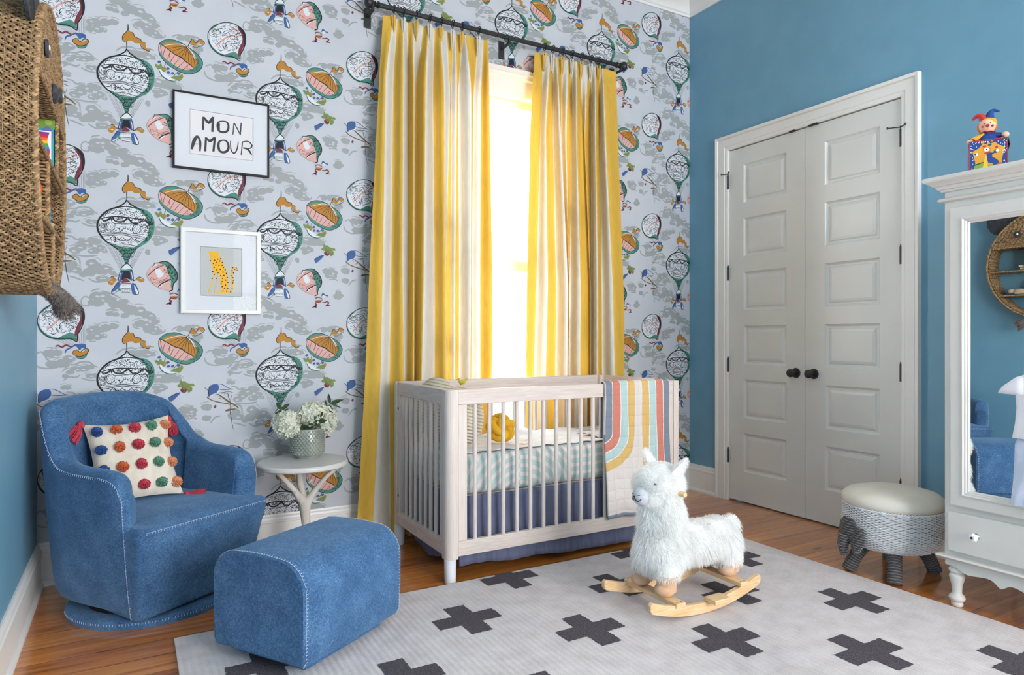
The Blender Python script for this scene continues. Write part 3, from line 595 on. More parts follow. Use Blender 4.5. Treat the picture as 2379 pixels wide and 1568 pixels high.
class Flat:
    """flat printed art: triangles in mm with a paint order"""
    def __init__(s): s.T = []; s.C = []; s.L = []; s.nc = 0
    def fill(s, P, c, lay):
        t = tessellate_polygon([[Vector((p[0], p[1], 0)) for p in P]])
        for q in t: s.T.append([P[i] for i in q]); s.C.append(c); s.L.append(lay)
    def stroke(s, P, w, c, lay, taper=True):
        n = len(P)
        if n < 2: return
        A = np.array(P, float); d = np.gradient(A, axis=0); L = np.hypot(d[:, 0], d[:, 1])+1e-6; nx, ny = -d[:, 1]/L, d[:, 0]/L
        ww = np.array([w*.5*((.45+.55*math.sin(math.pi*(.06+.88*i/(n-1)))) if taper else 1) for i in range(n)])
        a = np.c_[A[:, 0]+nx*ww, A[:, 1]+ny*ww]; b = np.c_[A[:, 0]-nx*ww, A[:, 1]-ny*ww]
        for i in range(n-1):
            s.T.append([a[i], a[i+1], b[i+1]]); s.T.append([a[i], b[i+1], b[i]]); s.C += [c, c]; s.L += [lay, lay]
    def dot(s, x, y, r, c, lay, ax=1, n=10, wob=0):
        ph = random.random()*6
        P = [(x+r*ax*math.cos(t)*(1+wob*math.sin(3*t+ph)), y+r*math.sin(t)*(1+wob*math.sin(4*t+ph))) for t in (2*math.pi*i/n for i in range(n))]
        for i in range(1, n-1): s.T.append([P[0], P[i], P[i+1]]); s.C.append(c); s.L.append(lay)
    def cloud(s, x, y, r):
        s.nc += 1; s.dot(x, y, r*.92, 'c', 1+s.nc*.6, 1.4, 18, .10)
        if random.random() < .55:
            a0 = random.uniform(.2, 1.4); R = r*random.uniform(1.25, 1.5); s.stroke([(x+R*1.35*math.cos(a0+t*.28), y+R*math.sin(a0+t*.28)) for t in range(6)], 3.6, 'c', 100+s.nc*.3)
        if random.random() < .35: s.dot(x+random.uniform(-.5, .5)*r, y+random.uniform(-.3, .3)*r, r*.22, 'd', 150+s.nc*.3, 2.0, 12, .25)
    def along(s, P, step):
        A = np.array(P, float); seg = np.hypot(*(A[1:]-A[:-1]).T); cum = np.r_[0, np.cumsum(seg)]; n = max(2, int(cum[-1]/step)+1); t = np.linspace(0, cum[-1], n)
        return np.c_[np.interp(t, cum, A[:, 0]), np.interp(t, cum, A[:, 1])]
    def parse(s, text, sc=1):
        for li, line in enumerate(text.strip().split('\n')):
            head, pts = line.split('|'); q = [float(x) for x in pts.split()]; a = [float(x) for x in head[2:].split()]; kd, c = head[0], head[1]; lay = li+200 if kd != 'C' else 1
            if kd == 'C':
                for i in range(0, len(q), 3): s.cloud(q[i], q[i+1], q[i+2])
                continue
            P = list(zip(q[::2], q[1::2]))
            if c == 'c' and kd == 'S' and a[0] > 3: lay = 145+li*.02
            if kd == 'F': s.fill(cr(P, True, 3), c, lay)
            elif kd == 'S': s.stroke(cr(P, False, 4), a[0]*sc, c, lay)
            elif kd == 'D': s.dot(P[0][0], P[0][1], a[0], c, lay)
            elif kd == 'B':
                A = s.along(cr(P, False, 4), a[1]*.55)
                for x, y in A: s.dot(x+random.uniform(-1, 1), y+random.uniform(-1.5, 1.5), a[0]*random.uniform(.3, .6), c, lay, random.uniform(.7, 1.6), 6, .2)
            elif kd == 'R':      # engraving scribble inside an outline
                A = np.array(cr(P, True, 3)); lo, hi = A.min(0), A.max(0); done = 0
                while done < a[2]:
                    x, y = random.uniform(lo[0], hi[0]), random.uniform(lo[1], hi[1]); ins = False
                    for i in range(len(A)):
                        (x1, y1), (x2, y2) = A[i-1], A[i]
                        if (y1 > y) != (y2 > y) and x < (x2-x1)*(y-y1)/(y2-y1+1e-9)+x1: ins = not ins
                    if not ins: continue
                    done += 1; t = random.uniform(0, 6.28); L = a[1]*random.uniform(.5, 1); u = random.choice((-1, 1))*random.uniform(.6, 1.6)
                    s.stroke([(x+L*(k_*.33)*math.cos(t+u*k_*.5), y+L*(k_*.33)*math.sin(t+u*k_*.5)) for k_ in range(4)], a[0]*random.uniform(.7, 1.3), c, lay)
            elif kd == 'Z':
                A = s.along(cr(P, False, 4), a[1]*.5); s.stroke([(x, y+(a[2]*.5 if i % 2 else -a[2]*.5)) for i, (x, y) in enumerate(A)], a[0], c, lay, False)
            elif kd == 'H':
                A = s.along(cr(P, False, 4), a[2]*.5); D = np.gradient(A, axis=0)
                for (x, y), (dx, dy) in zip(A, D):
                    L = math.hypot(dx, dy)+1e-6; h = a[1]*.6*random.uniform(.6, 1.3); s.stroke([(x, y), (x-dy/L*h+dx*.4, y+dx/L*h+dy*.4)], a[0]*.8, c, lay)
    def arrays(s): return np.array(s.T, float), np.array([CODE.index(c) for c in s.C]), np.array(s.L)
art = Flat(); art.parse(ART, 1.95); AT, AC, AL = art.arrays()
b = MB()
b.box(XL, WX0, YB, YB+.12, 0, ZC, 11); b.box(WX1, XR, YB, YB+.12, 0, ZC, 11); b.box(WX0, WX1, YB, YB+.12, 0, WZ0, 11); b.box(WX0, WX1, YB, YB+.12, WZ1, ZC, 11)
for i in range(-1, 7):
    for j in range(-3, 4):
        x = AT[:, :, 0]/1000-.02+i*.7085; z = AT[:, :, 1]/1000+2.631-j*.7245
        ok = (x.max(1) > XL) & (x.min(1) < XR) & (z.max(1) > .15) & (z.min(1) < 3.55)
        ok &= ~((x.min(1) > WX0) & (x.max(1) < WX1) & (z.max(1) < WZ1) & (z.min(1) > WZ0))
        x = np.clip(x[ok], XL, XR); z = np.clip(z[ok], .1, 3.6)
        inw = (x > WX0) & (x < WX1) & (z > WZ0) & (z < WZ1); z = np.where(inw & inw.any(1)[:, None], WZ1, z) if False else z
        y = YB-.0002-AL[ok]*4e-6
        n = len(x)
        if not n: continue
        V = np.stack([x, np.repeat(y[:, None], 3, 1), z], 2).reshape(-1, 3); o0 = len(b.v)
        b.v += [tuple(p) for p in V]; b.f += [(o0+3*t, o0+3*t+1, o0+3*t+2) for t in range(n)]; b.m += [int(c) for c in AC[ok]]
wb = b.build('wall_back', PRINT+[paper], smooth=False, kind='structure')
# baseboards, crown
BB = [(0, 0), (.028, 0), (.028, .012), (.020, .024), (.016, .026), (.016, .150), (.021, .154), (.021, .160), (.016, .168), (.014, .178), (.008, .186), (.006, .195), (0, .195)]
b = MB(); b.prism(BB, lambda d, h, t: (t, YB-d, h), XL, XR); b.build('baseboard_back', white_paint, kind='structure', ang=.3)
b = MB(); b.prism(BB, lambda d, h, t: (XL+d, t, h), YR, YB); b.build('baseboard_left', white_paint, kind='structure', ang=.3)
b = MB(); b.prism(BB, lambda d, h, t: (XR-d, t, h), 3.444, YB); b.prism(BB, lambda d, h, t: (XR-d, t, h), YR, 2.043); b.build('baseboard_right', white_paint, kind='structure', ang=.3)
b = MB(); b.prism(BB, lambda d, h, t: (t, YR+d, h), XL, XR); b.build('baseboard_rear', white_paint, kind='structure', ang=.3)
CRN = [(0, 3.514), (.012, 3.514), (.014, 3.528), (.024, 3.535), (.030, 3.55), (.05, 3.575), (.085, 3.60), (.105, 3.612), (.112, 3.625), (.125, 3.63), (.13, 3.66), (0, 3.66)]
b = MB()
b.prism(CRN, lambda d, h, t: (t, YB-d, h), XL, XR); b.prism(CRN, lambda d, h, t: (XR-d, t, h), YR, YB); b.prism(CRN, lambda d, h, t: (XL+d, t, h), YR, YB); b.prism(CRN, lambda d, h, t: (t, YR+d, h), XL, XR)
b.build('trim_1', white_paint, kind='structure', ang=.3)
# ---- window behind the curtains
b = MB(); f = lambda x, z, h: (x, YB-h, z)
b.frame([(-.004, -.10), (-.004, .018), (.012, .022), (.10, .022), (.112, .034), (.125, .034), (.125, 0), (.03, 0)], WX0, WX1, WZ0, WZ1, f)
b.box(WX0-.15, WX1+.15, YB-.05, YB, WZ0-.035, WZ0-.005); b.box(WX0-.14, WX1+.14, YB-.035, YB, WZ1+.11, WZ1+.135); b.box(WX0-.16, WX1+.16, YB-.055, YB, WZ1+.135, WZ1+.16)
wn = b.build('window_1', white_paint, kind='structure', ang=.4)
b = MB(); ym = YB+.06
b.frame([(0, 0), (0, .035), (-.045, .035), (-.045, 0)], WX0, WX1, WZ0, 1.60, lambda x, z, h: (x, ym-h, z)); b.frame([(0, 0), (0, .035), (-.045, .035), (-.045, 0)], WX0, WX1, 1.58, WZ1, lambda x, z, h: (x, ym+.04-h, z))
b.build('sash', white_paint, wn, smooth=False)
b = MB(); b.box(WX0+.04, WX1-.04, ym-.02, ym-.016, WZ0+.04, 1.56); b.box(WX0+.04, WX1-.04, ym+.02, ym+.024, 1.62, WZ1-.04); b.build('window_glass', glass, wn, smooth=False)
# windows behind the camera; the rear one is added and placed for fill light
for nm, (a0, a1), fm in (('window_2', (-2.4, -.7), lambda x, z, h: (XR-h, x, z)), ('added_window_3', (1.2, 3.2), lambda x, z, h: (x, YR+h, z))):
    b = MB(); b.frame([(-.004, -.10), (-.004, .02), (.10, .02), (.10, 0), (.02, 0)], a0, a1, .6, 2.9, fm); w2 = b.build(nm, white_paint, smooth=False, kind='structure')
    b = MB(); n = 2
    for q in range(n):
        s0 = a0+(a1-a0)*q/n; s1 = a0+(a1-a0)*(q+1)/n
        b.frame([(0, -.08), (0, -.05), (-.04, -.05), (-.04, -.08)], s0, s1, .6, 1.75, fm); b.frame([(0, -.08), (0, -.05), (-.04, -.05), (-.04, -.08)], s0, s1, 1.72, 2.9, fm)
    b.build('sash', white_paint, w2, smooth=False)
    b = MB(); b.add([fm(a0, .6, -.065), fm(a1, .6, -.065), fm(a1, 2.9, -.065), fm(a0, 2.9, -.065)], [(0, 1, 2, 3)]); b.build('window_glass', glass, w2, smooth=False)
# ---- closet double door
b = MB(); fx = lambda y, z, h: (XR-h, y, z)
b.frame([(-.002, -.05), (-.002, .014), (.006, .018), (.022, .018), (.026, .022), (.074, .022), (.078, .018), (.082, .030), (.098, .034), (.100, .030), (.100, 0), (.02, 0), (.02, -.05)], DY0, DY1, 0, DZ, fx, open_bottom=True)
b.build('trim_2', white_paint, kind='structure', ang=.3)
def door(name, y0, y1, hinge_y, knob_y, sgn):
    z0, z1 = .012, 2.426; d = .0
    b = MB(); pz = [(.215+.3665*i, .215+.3665*i+.262) for i in range(6)]; py0 = y0+(.135 if sgn > 0 else .125); py1 = y1-(.125 if sgn > 0 else .135)
    def q(ya, yb, za, zb, h=0): b.add([fx(ya, za, h), fx(yb, za, h), fx(yb, zb, h), fx(ya, zb, h)], [(0, 1, 2, 3)])
    q(y0, py0, z0, z1); q(py1, y1, z0, z1); zz = z0
    for a, c in pz:
        q(py0, py1, zz, a); zz = c
        b.frame([(0, 0), (-.004, -.006), (-.014, -.013), (-.022, -.013), (-.030, -.006), (-.044, -.003)], py0, py1, a, c, fx, shut=False)
        q(py0+.044, py1-.044, a+.044, c-.044, -.003)
    q(py0, py1, zz, z1)
    b.box(XR+.016, XR+.04, y0, y1, z0, z1)
    for ya in (y0, y1): b.add([fx(ya, z0, 0), fx(ya, z1, 0), fx(ya, z1, -.02), fx(ya, z0, -.02)], [(0, 1, 2, 3)])
    o = b.build(name, door_paint, kind='structure', ang=.25)
    k_ = MB(); k_.lathe([(.0, 0), (.032, .0), (.032, .004), (.028, .009), (.012, .011), (.011, .030), (.020, .036), (.0265, .047), (.0265, .058), (.020, .067), (.0, .070)], (0, 0, 0), 24, axis='x')
    k_.v = [(XR-.0-v[0], knob_y+v[1], .908+v[2]) for v in k_.v]; k_.build('door_knob', black_iron, o)
    for hz in (2.21, 1.575, .94, .31):
        h_ = MB(); h_.tube([(XR-.012, hinge_y, hz-.048), (XR-.012, hinge_y, hz+.048)], .0075, 10); h_.lathe([(.0, .048), (.004, .048), (.006, .056), (.0, .060)], (XR-.012, hinge_y, hz), 8); h_.build('hinge', black_iron, o)
    s_ = MB(); y = hinge_y; zt = 2.262
    s_.tube([(XR-.012, y, zt), (XR-.012, y, zt+.012)], .006, 8); s_.tube([(XR-.012, y, zt+.005), (XR-.055, y-.045*sgn, zt+.003)], .003, 6); s_.tube([(XR-.055, y-.045*sgn, zt+.003), (XR-.060, y-.050*sgn, zt+.003)], .007, 8)
    s_.tube([(XR-.012, y, zt+.005), (XR-.035, y+.035*sgn, zt+.008)], .003, 6); s_.tube([(XR-.035, y+.035*sgn, zt+.008), (XR-.04, y+.04*sgn, zt+.008)], .006, 8)
    s_.build('door_stop', black_iron, o); return o
door('door_1', 2.737, 3.341, 3.343, 2.80, 1)
door('door_2', 2.132, 2.734, 2.131, 2.672, -1)
b = MB(); b.box(XR-.016, XR, 2.80, 2.84, 2.424, 2.434); b.box(XR-.016, XR, 2.64, 2.70, 2.424, 2.434); o = b.build('trim_3', black_iron, smooth=False, kind='structure')
# wall outlet plate
b = MB(); b.box(.865, .935, YB-.006, YB, .60, .715); o = b.build('wall_outlet', white_paint, bevel=.003); tag(o, 'white outlet plate low on the balloon wallpaper behind the flower pot', 'outlet')
b = MB(); b.box(.882, .918, YB-.008, YB-.006, .615, .65); b.box(.882, .918, YB-.008, YB-.006, .665, .70); b.build('socket', mat('outlet_socket', 'cfcfcc', .4), o, bevel=.002)
# ------------------------------------------------------------------ rug
rugm = bpy.data.materials.new('ivory_rug'); rugm.use_nodes = True; k = NT(rugm); v = k.coord(); X, Y, Z = k.sep(v)
rib = k.math('SINE', k.math('MULTIPLY', k.math('ADD', X, k.math('MULTIPLY', k.noise(v, 3), .01)), 2*math.pi/.024))
n1 = k.noise(v, 260, 3, .7); n2 = k.noise(v, 12, 3)
k.set(k.b, 'Base Color', k.ramp(k.math('ADD', k.math('ADD', k.math('MULTIPLY', n1, .6), k.math('MULTIPLY', n2, .4)), k.math('MULTIPLY', rib, .018)), [(.33, 'b9b2b3'), (.52, 'cfc9ca'), (.70, 'ddd8d9')]))
k.b.inputs['Roughness'].default_value = .95; k.b.inputs['Specular IOR Level'].default_value = .1
k.bump(k.math('ADD', n1, k.math('MULTIPLY', rib, .3)), .6, .004)
crossm = mat('charcoal_rug_pile', '423e44', .95, '625d62', 170, bump=(260, .6, .004), spec=.1)
RX0, RX1, RY0, RY1 = .14, 2.975, .2, 2.80
b = MB(); b.box(RX0, RX1, RY0, RY1, 0, .011)
def edge_noise(P, step=.006, a=.0022):
    out = []
    for i in range(len(P)):
        p, q = P[i], P[(i+1) % len(P)]; n = max(1, int(math.dist(p, q)/step))
        for j in range(n): out.append((p[0]+(q[0]-p[0])*j/n+random.uniform(-a, a), p[1]+(q[1]-p[1])*j/n+random.uniform(-a, a)))
    return out
for r in range(9):
    cy = 2.735-.3185*r
    for c in range(-1, 5):
        cx = (.778 if r % 2 == 0 else .408)+.755*c
        h, w = .134, .0455
        P = [(-w, -h), (w, -h), (w, -w), (h, -w), (h, w), (w, w), (w, h), (-w, h), (-w, w), (-h, w), (-h, -w), (-w, -w)]
        P = [(cx+p[0], cy+p[1]) for p in P]
        if min(p[0] for p in P) < RX0 or max(p[0] for p in P) > RX1-.01 or min(p[1] for p in P) < RY0: continue
        P = edge_noise([(min(max(p[0], RX0), RX1), min(p[1], RY1)) for p in P])
        t = tessellate_polygon([[Vector((p[0], p[1], 0)) for p in P]]); b.add([(p[0], p[1], .0124) for p in P], t, 1)
o = b.build('rug', [rugm, crossm], smooth=False); tag(o, 'large ivory area rug with charcoal crosses over the wood floor', 'rug')
# ------------------------------------------------------------------ armchair (local axes: x along the width, y to the back)
FL = (0.0, 2.875); TH = math.radians(34.6); wv = (math.cos(TH), math.sin(TH)); bv = (-math.sin(TH), math.cos(TH))
ch = thing('armchair', 'blue denim swivel armchair with pale stitching in the corner', 'armchair', (FL[0]+.315*wv[0], FL[1]+.315*wv[1], 0), TH)
#   rim control points: u, v, top z, lean out at top
K = [(-.325, .045, .545), (-.335, .07, .60), (-.343, .12, .622), (-.350, .22, .628), (-.354, .33, .634), (-.354, .41, .66), (-.350, .47, .73), (-.338, .53, .83), (-.300, .595, .872), (-.20, .655, .882), (-.1, .685, .886), (0, .692, .888)]
K = K+[(-a, c, {.882: .870, .872: .825, .83: .755, .73: .69}.get(z, z)) for a, c, z in K[-2::-1]]
KK = cr(K, False, 5); NK = len(KK)
def cross(i):
    u, v_, zt = KK[i]; a = KK[max(i-1, 0)]; c = KK[min(i+1, NK-1)]
    tx, ty = c[0]-a[0], c[1]-a[1]; L = math.hypot(tx, ty); tx, ty = tx/L, ty/L; nx, ny = ty*-1, tx      # left normal
    if (nx*u+ny*(v_-.3)) < 0: nx, ny = -nx, -ny                # outward
    s = abs(i/(NK-1)-.5)*2; th = .088+.02*(1-s); R = []
    def P(off, z):
        k_ = (z-.05)/(zt-.05); lean = -.055*(1-max(0, min(1, k_)))**1.3
        return (u+nx*(off+lean), v_+ny*(off+lean)*1.0, z)
    r = th/2
    for z in (.05, .16, .28, .40): R.append(P(-.006 if z < .1 else 0, z))
    hz = zt-r
    for z in (.40+(hz-.40)*.5, hz): R.append(P(0 if z > .41 else 0, z))
    for a_ in (25, 50, 75, 100, 130, 155): t = math.radians(a_); R.append(P(-r+r*math.cos(t), hz+r*math.sin(t)*.95))
    for z in (hz, .40+(hz-.40)*.5, .40): R.append(P(-th+(.03*(z-.40)/(hz-.40) if s < .5 else 0), z))
    R.append(P(-th, .30)); R.append(P(-th, .05)); return R
rings = [cross(i) for i in range(NK)]
def shrink(R, f, dv):
    cx = sum(p[0] for p in R)/len(R); out = []
    for p in R: out.append((cx+(p[0]-cx)*f, p[1]-dv, p[2] if p[2] < .1 else .34+(p[2]-.34)*(1-(1-f)*.12)))
    return out
rings = [shrink(rings[0], .45, .024), shrink(rings[0], .82, .016)]+rings+[shrink(rings[-1], .82, .016), shrink(rings[-1], .45, .024)]
b = MB(); b.loft(rings, True, True); b.build('shell', denim, ch, local=True, sub=1)
b = MB()    # seat body: front panel leans forward towards the top
SEC = [(.046, .262, .030), (.06, .272, .016), (.16, .285, .002), (.30, .303, -.028), (.385, .312, -.050), (.402, .310, -.052), (.415, .300, -.040)]
R = []
for z, hw, vf in SEC:
    r = .028; q = []
    for (cx, cy, a0) in ((hw-r, vf+r, -90), (hw-r-.03, .40, 0), (-hw+r+.03, .40, 90), (-hw+r, vf+r, 180)):
        for a in (0, 30, 60, 90): t = math.radians(a0+a); q.append((cx+r*math.cos(t), cy+r*math.sin(t), z))
    R.append(q)
b.loft(R[:], True, True)
o = b.build('seat_body', denim, ch, local=True)
b = MB(); b.grid(22, 20, lambda s, t: ((s*2-1)*.304, -.048+t*.62, .405+.032*(1-abs(2*s-1)**4)*(1-(1-min(1, t*2.2))**4)*(1-.5*t))); b.build('seat_cushion', denim, ch, local=True)
b = MB(); b.lathe([(.0, 0), (.322, 0), (.326, .01), (.326, .026), (.318, .033), (.0, .033)], (0, .30, 0), 64); b.build('swivel_base', denim, ch, local=True)
b = MB(); b.lathe([(.0, .03), (.25, .03), (.25, .08), (.0, .08)], (0, .30, 0), 32); b.build('base_shadow_gap', mat('painted_gap_shade', '14161c', .9), ch, local=True)  # dark drum painted as the shade between swivel base and body
def stitches(b, P, N, step=.0115, ln=.008, w=.0008, line=True):
    """ticks along a polyline P, each tick laid along direction N"""
    A = np.array(P, float); seg = np.linalg.norm(A[1:]-A[:-1], axis=1); cum = np.r_[0, np.cumsum(seg)]; n = int(cum[-1]/step); B = np.array(N, float)
    for t in np.linspace(0, cum[-1], n):
        p = np.array([np.interp(t, cum, A[:, i]) for i in range(3)]); d = np.array([np.interp(t, cum, B[:, i]) for i in range(3)]); d /= np.linalg.norm(d)+1e-9
        b.tube([p, p+d*ln], w, 4)
    if line: b.tube([tuple(p) for p in A], w*.8, 4)
b = MB(); O = [rings[i+2] for i in range(NK)]
P = [Vector(r[6])+Vector((0, 0, .002)) for r in O]; N = [Vector(r[5])-Vector(r[7]) for r in O]; 
out = [Vector((r[5][0], r[5][1], 0))-Vector((r[12][0], r[12][1], 0)) for r in O]
P = [Vector(r[6])+o_.normalized()*.003 for r, o_ in zip(O, out)]; N = [Vector((0, 0, -1))+o_.normalized()*.3 for o_ in out]
stitches(b, P, N)
for r, sg in ((O[0], -1), (O[-1], 1)):
    Q = [Vector(r[i])+Vector((.001*sg, -.004, 0)) for i in (6, 5, 4, 3, 2, 1, 0)]; stitches(b, Q, [(sg*-1, -.15, 0)]*7)
b.build('rim_stitching', thread, ch, local=True)
b = MB(); stitches(b, [(-.292, -.056, .402), (.292, -.056, .402)], [(0, -.05, -1)]*2); b.build('seat_stitching', thread, ch, local=True)
b = MB(); Q = [(.327*math.cos(t), .30+.327*math.sin(t), .025) for t in np.linspace(math.pi*.85, math.pi*2.15, 60)]; stitches(b, Q, [(0, 0, -1)]*60, line=False); b.build('base_stitching', thread, ch, local=True)
b = MB(); b.tube([(-.04, .617, .52), (-.045, .622, .70), (-.05, .632, .84)], .0018, 5); b.build('back_seam', mat('denim_seam', '23486f', .8), ch, local=True)
# ------------------------------------------------------------------ throw pillow
pil = thing('throw_pillow', 'cream square cushion with coloured yarn dots leaning in the armchair', 'pillow', (.02, 3.34, .43))
cream = mat('cream_cotton', 'c9beae', .9, 'd8cfc1', 30, (1, 1, .1), bump=(300, .3, .001))
TL, TR, BR, BL = [Vector(p) for p in ((-.185, 3.455, .752), (.150, 3.525, .768), (.205, 3.345, .432), (-.135, 3.255, .420))]
up = ((TL+TR)/2-(BL+BR)/2).normalized(); ac = ((TR+BR)/2-(TL+BL)/2).normalized(); nn = ac.cross(up).normalized()
if nn.y > 0: nn = -nn
def pil_pt(s, t, side):
    pinch = .012*(math.sin(math.pi*s)*(1 if t in (0, 1) else 0))
    p = (BL*(1-s)+BR*s)*(1-t)+(TL*(1-s)+TR*s)*t
    c = p-(BL+TR)/2; e = .035*(1-(2*s-1)**2)*(abs(2*t-1))**3; g = .035*(1-(2*t-1)**2)*(abs(2*s-1))**3
    p = p-up*e*(1 if t > .5 else -1)*.6-ac*g*(1 if s > .5 else -1)*.6
    h = .052*max(0, (1-abs(2*s-1)**3)*(1-abs(2*t-1)**3))**.6
    return p+nn*h*side
b = MB(); b.grid(25, 25, lambda s, t: pil_pt(s, t, 1)); b.grid(25, 25, lambda s, t: pil_pt(s, t, -.7)); b.build('cover', cream, pil)
YARN = [mat('yarn_'+n, a, .95, c, 200, bump=(400, .8, .003)) for n, a, c in (('blue', '173a72', '2a5596'), ('orange', 'b8502e', 'cf6a42'), ('coral', 'a82c3c', 'c6455a'), ('green', '477a62', '689a80'), ('peach', 'c97a55', 'dc966e'))]
for ci, s in enumerate((.115, .335, .545, .75, .945)):
    for t in (.86, .62, .38, .13):
        c = pil_pt(s, t, 1)+nn*.004; b = MB(); rx, rz = .0205*random.uniform(.9, 1.1), .0205*random.uniform(.9, 1.12)
        M = Matrix((ac, up, nn)).transposed()
        V = []; F = []
        for q in range(300):
            a = random.uniform(0, 6.283); r = math.sqrt(random.random()); p = c+ac*rx*r*math.cos(a)+up*rz*r*math.sin(a)+nn*.006*(1-r*r)
            d = (nn+ac*math.cos(a)*r*.9+up*math.sin(a)*r*.9+Vector([random.uniform(-.25, .25) for _ in range(3)])).normalized(); b.tube([p, p+d*.0065], .0015, 4)
        b.ell(c, (rx, .006, rz), 12, 8)
        b.build('yarn_dot', YARN[ci], pil)
for c, d in ((TL, Vector((-.55, -.25, -.75))), (TR, Vector((.15, .35, -.9))), (BR, Vector((.93, -.2, -.15))), (BL, Vector((-.7, -.5, -.3)))):
    b = MB(); d.normalize(); c0 = c+d*.01+(nn*.03 if c is TL else nn*-.012); b.ell(c0+d*.006, (.016, .016, .016), 10, 8)
    for q in range(130):
        a = random.uniform(0, 6.283); r = math.sqrt(random.random()); e1 = d.cross(Vector((0, 0, 1))).normalized(); e2 = d.cross(e1); o_ = e1*math.cos(a)*r+e2*math.sin(a)*r
        b.tube([c0+d*.012+o_*.008, c0+d*.040+o_*.030+Vector((0, 0, -.002)), c0+d*.078+o_*.034+Vector((0, 0, -.006 if c is not BR else 0))], .0021, 4)
    b.build('tassel', YARN[2], pil)
# ------------------------------------------------------------------ ottoman
A = Vector((.245, 2.59, 0)); B_ = Vector((.490, 2.236, 0)); OW = .505; oa = math.atan2(wv[1], wv[0])-.02
ot = thing('ottoman', 'blue denim ottoman with rounded top in front of the armchair', 'ottoman', (.585, 2.55, 0.0), oa)
# local: x along long side (0.505), y to back; profile in y-z extruded along x
def oprof(r0, hw=.214, zt=.392, zb=.052):
    q = []
    for cy, sg in ((-hw, 1), (hw, -1)):
        pass
    P = [(-hw+.012, zb), (-hw, zb+.02), (-hw-.004, .18)]
    for a in range(0, 91, 15): t = math.radians(a); P.append((-hw+.105-.109*math.cos(t), zt-.105+.105*math.sin(t)))
    P += [(-.03, zt+.004), (.03, zt+.004)]
    for a in range(90, -1, -15): t = math.radians(a); P.append((hw-.105+.109*math.cos(t), zt-.105+.105*math.sin(t)))
    P += [(hw+.004, .18), (hw, zb+.02), (hw-.012, zb)]
    c = (0, .22); return [((p[0]-c[0])*r0+c[0], (p[1]-c[1])*r0+c[1]) for p in P]
R = []
for x, s in ((-.258, .93), (-.2585, .965), (-.252, .99), (-.243, 1), (-.12, 1.004), (0, 1.006), (.12, 1.004), (.243, 1), (.252, .99), (.2585, .965), (.258, .93)): R.append([(x, p[0], p[1]) for p in oprof(s)])
b = MB(); b.loft(R, True, True); b.build('ottoman_body', denim, ot, local=True, ang=.9)
b = MB(); b.box(-.20, .20, -.165, .165, .0125, .06); b.build('plinth', denim, ot, local=True, bevel=.008)
b = MB()
for x, sg in ((-.249, -1), (.249, 1)):
    Q = [(x+.002*sg, p[0]*1.004, (p[1]-.22)*1.004+.22) for p in oprof(.999)]; stitches(b, Q, [(-sg, 0, 0)]*len(Q), ln=.008)
b.build('edge_stitching', thread, ot, local=True)
# ------------------------------------------------------------------ side table and pot of flowers
TX, TY = .742, 3.42
st = thing('side_table', 'round white side table with a branch shaped stem beside the armchair', 'table', (TX, TY, 0))
marble = mat('pale_stone', 'c3c2c0', .35, 'cfcdca', 4, detail=6); branch_m = mat('white_painted_branch', 'c6bfb6', .75, 'd8d1c8', 14, (1, 1, .3), bump=(26, .9, .01))
b = MB(); b.lathe([(0, .492), (.208, .492), (.217, .498), (.219, .506), (.217, .514), (.210, .520), (0, .521)], (TX, TY, 0), 64); b.build('tabletop', marble, st)
b = MB(); rs = .0
def gnarl(P, R, n=10): b.tube(cr(P, False, 5), [x*random.uniform(.93, 1.08) for x in np.interp(np.linspace(0, 1, (len(P)-1)*5+1), np.linspace(0, 1, len(R)), R)], n)
bx, by = TX+.012, TY
gnarl([(bx+.004, by, 0), (bx-.004, by, .09), (bx+.006, by+.004, .17), (bx, by, .25), (bx-.002, by, .32)], [.032, .026, .023, .025, .030])
gnarl([(bx-.004, by, .30), (bx-.05, by-.01, .37), (bx-.09, by-.03, .42), (bx-.15, by-.06, .494)], [.026, .016, .014, .014])
gnarl([(bx+.004, by, .30), (bx+.05, by-.005, .37), (bx+.10, by-.015, .43), (bx+.17, by-.03, .494)], [.026, .015, .013, .014])
gnarl([(bx, by+.01, .30), (bx-.012, by+.04, .38), (bx-.02, by+.08, .494)], [.026, .018, .016])
gnarl([(bx-.045, by-.005, .365), (bx-.06, by-.03, .385)], [.012, .008]); gnarl([(bx+.02, by+.02, .40), (bx+.035, by+.01, .42)], [.010, .007])
b.ell((bx-.028, by-.02, .18), (.014, .014, .018), 8, 6); b.lathe([(0, 0), (.075, 0), (.07, .012), (.04, .03), (0, .03)], (bx, by, 0), 20)
b.build('branch_stem', branch_m, st, remesh=.006)
VX, VY, VZ = .782, 3.50, .521
vs = thing('flower_pot', 'grey green ceramic pot with raised dots on the side table', 'pot', (VX, VY, VZ))
cer = mat('sage_glaze', '7f857c', .22, '969b90', 14, coat=.4)
b = MB(); b.lathe([(0, .0), (.058, 0), (.062, .008), (.078, .018), (.081, .03), (.082, .143), (.079, .148), (.075, .144), (.074, .10), (0, .10)], (VX, VY, VZ), 48)
for r in range(11):
    for q in range(30):
        a = 2*math.pi*(q+.5*(r % 2))/30; b.ell((VX+.082*math.cos(a), VY+.082*math.sin(a), VZ+.026+r*.0112), (.0062, .0062, .0054), 8, 5)
b.build('pot_body', cer, vs)
b = MB(); b.lathe([(0, 0), (.073, 0), (.07, .004), (0, .006)], (VX, VY, VZ+.10), 20); b.build('soil', mat('dark_soil', '1a1a14', .95), vs)
petal = mat('hydrangea_petals', 'dcdfcf', .7, 'f2f2e8', 30, trans=.35); petal_c = mat('hydrangea_centres', 'a9b56a', .8); stem_m = mat('leaf_green', '20351c', .45, '35502a', 18); stalk = mat('stalk_green', '4d5e2c', .6)
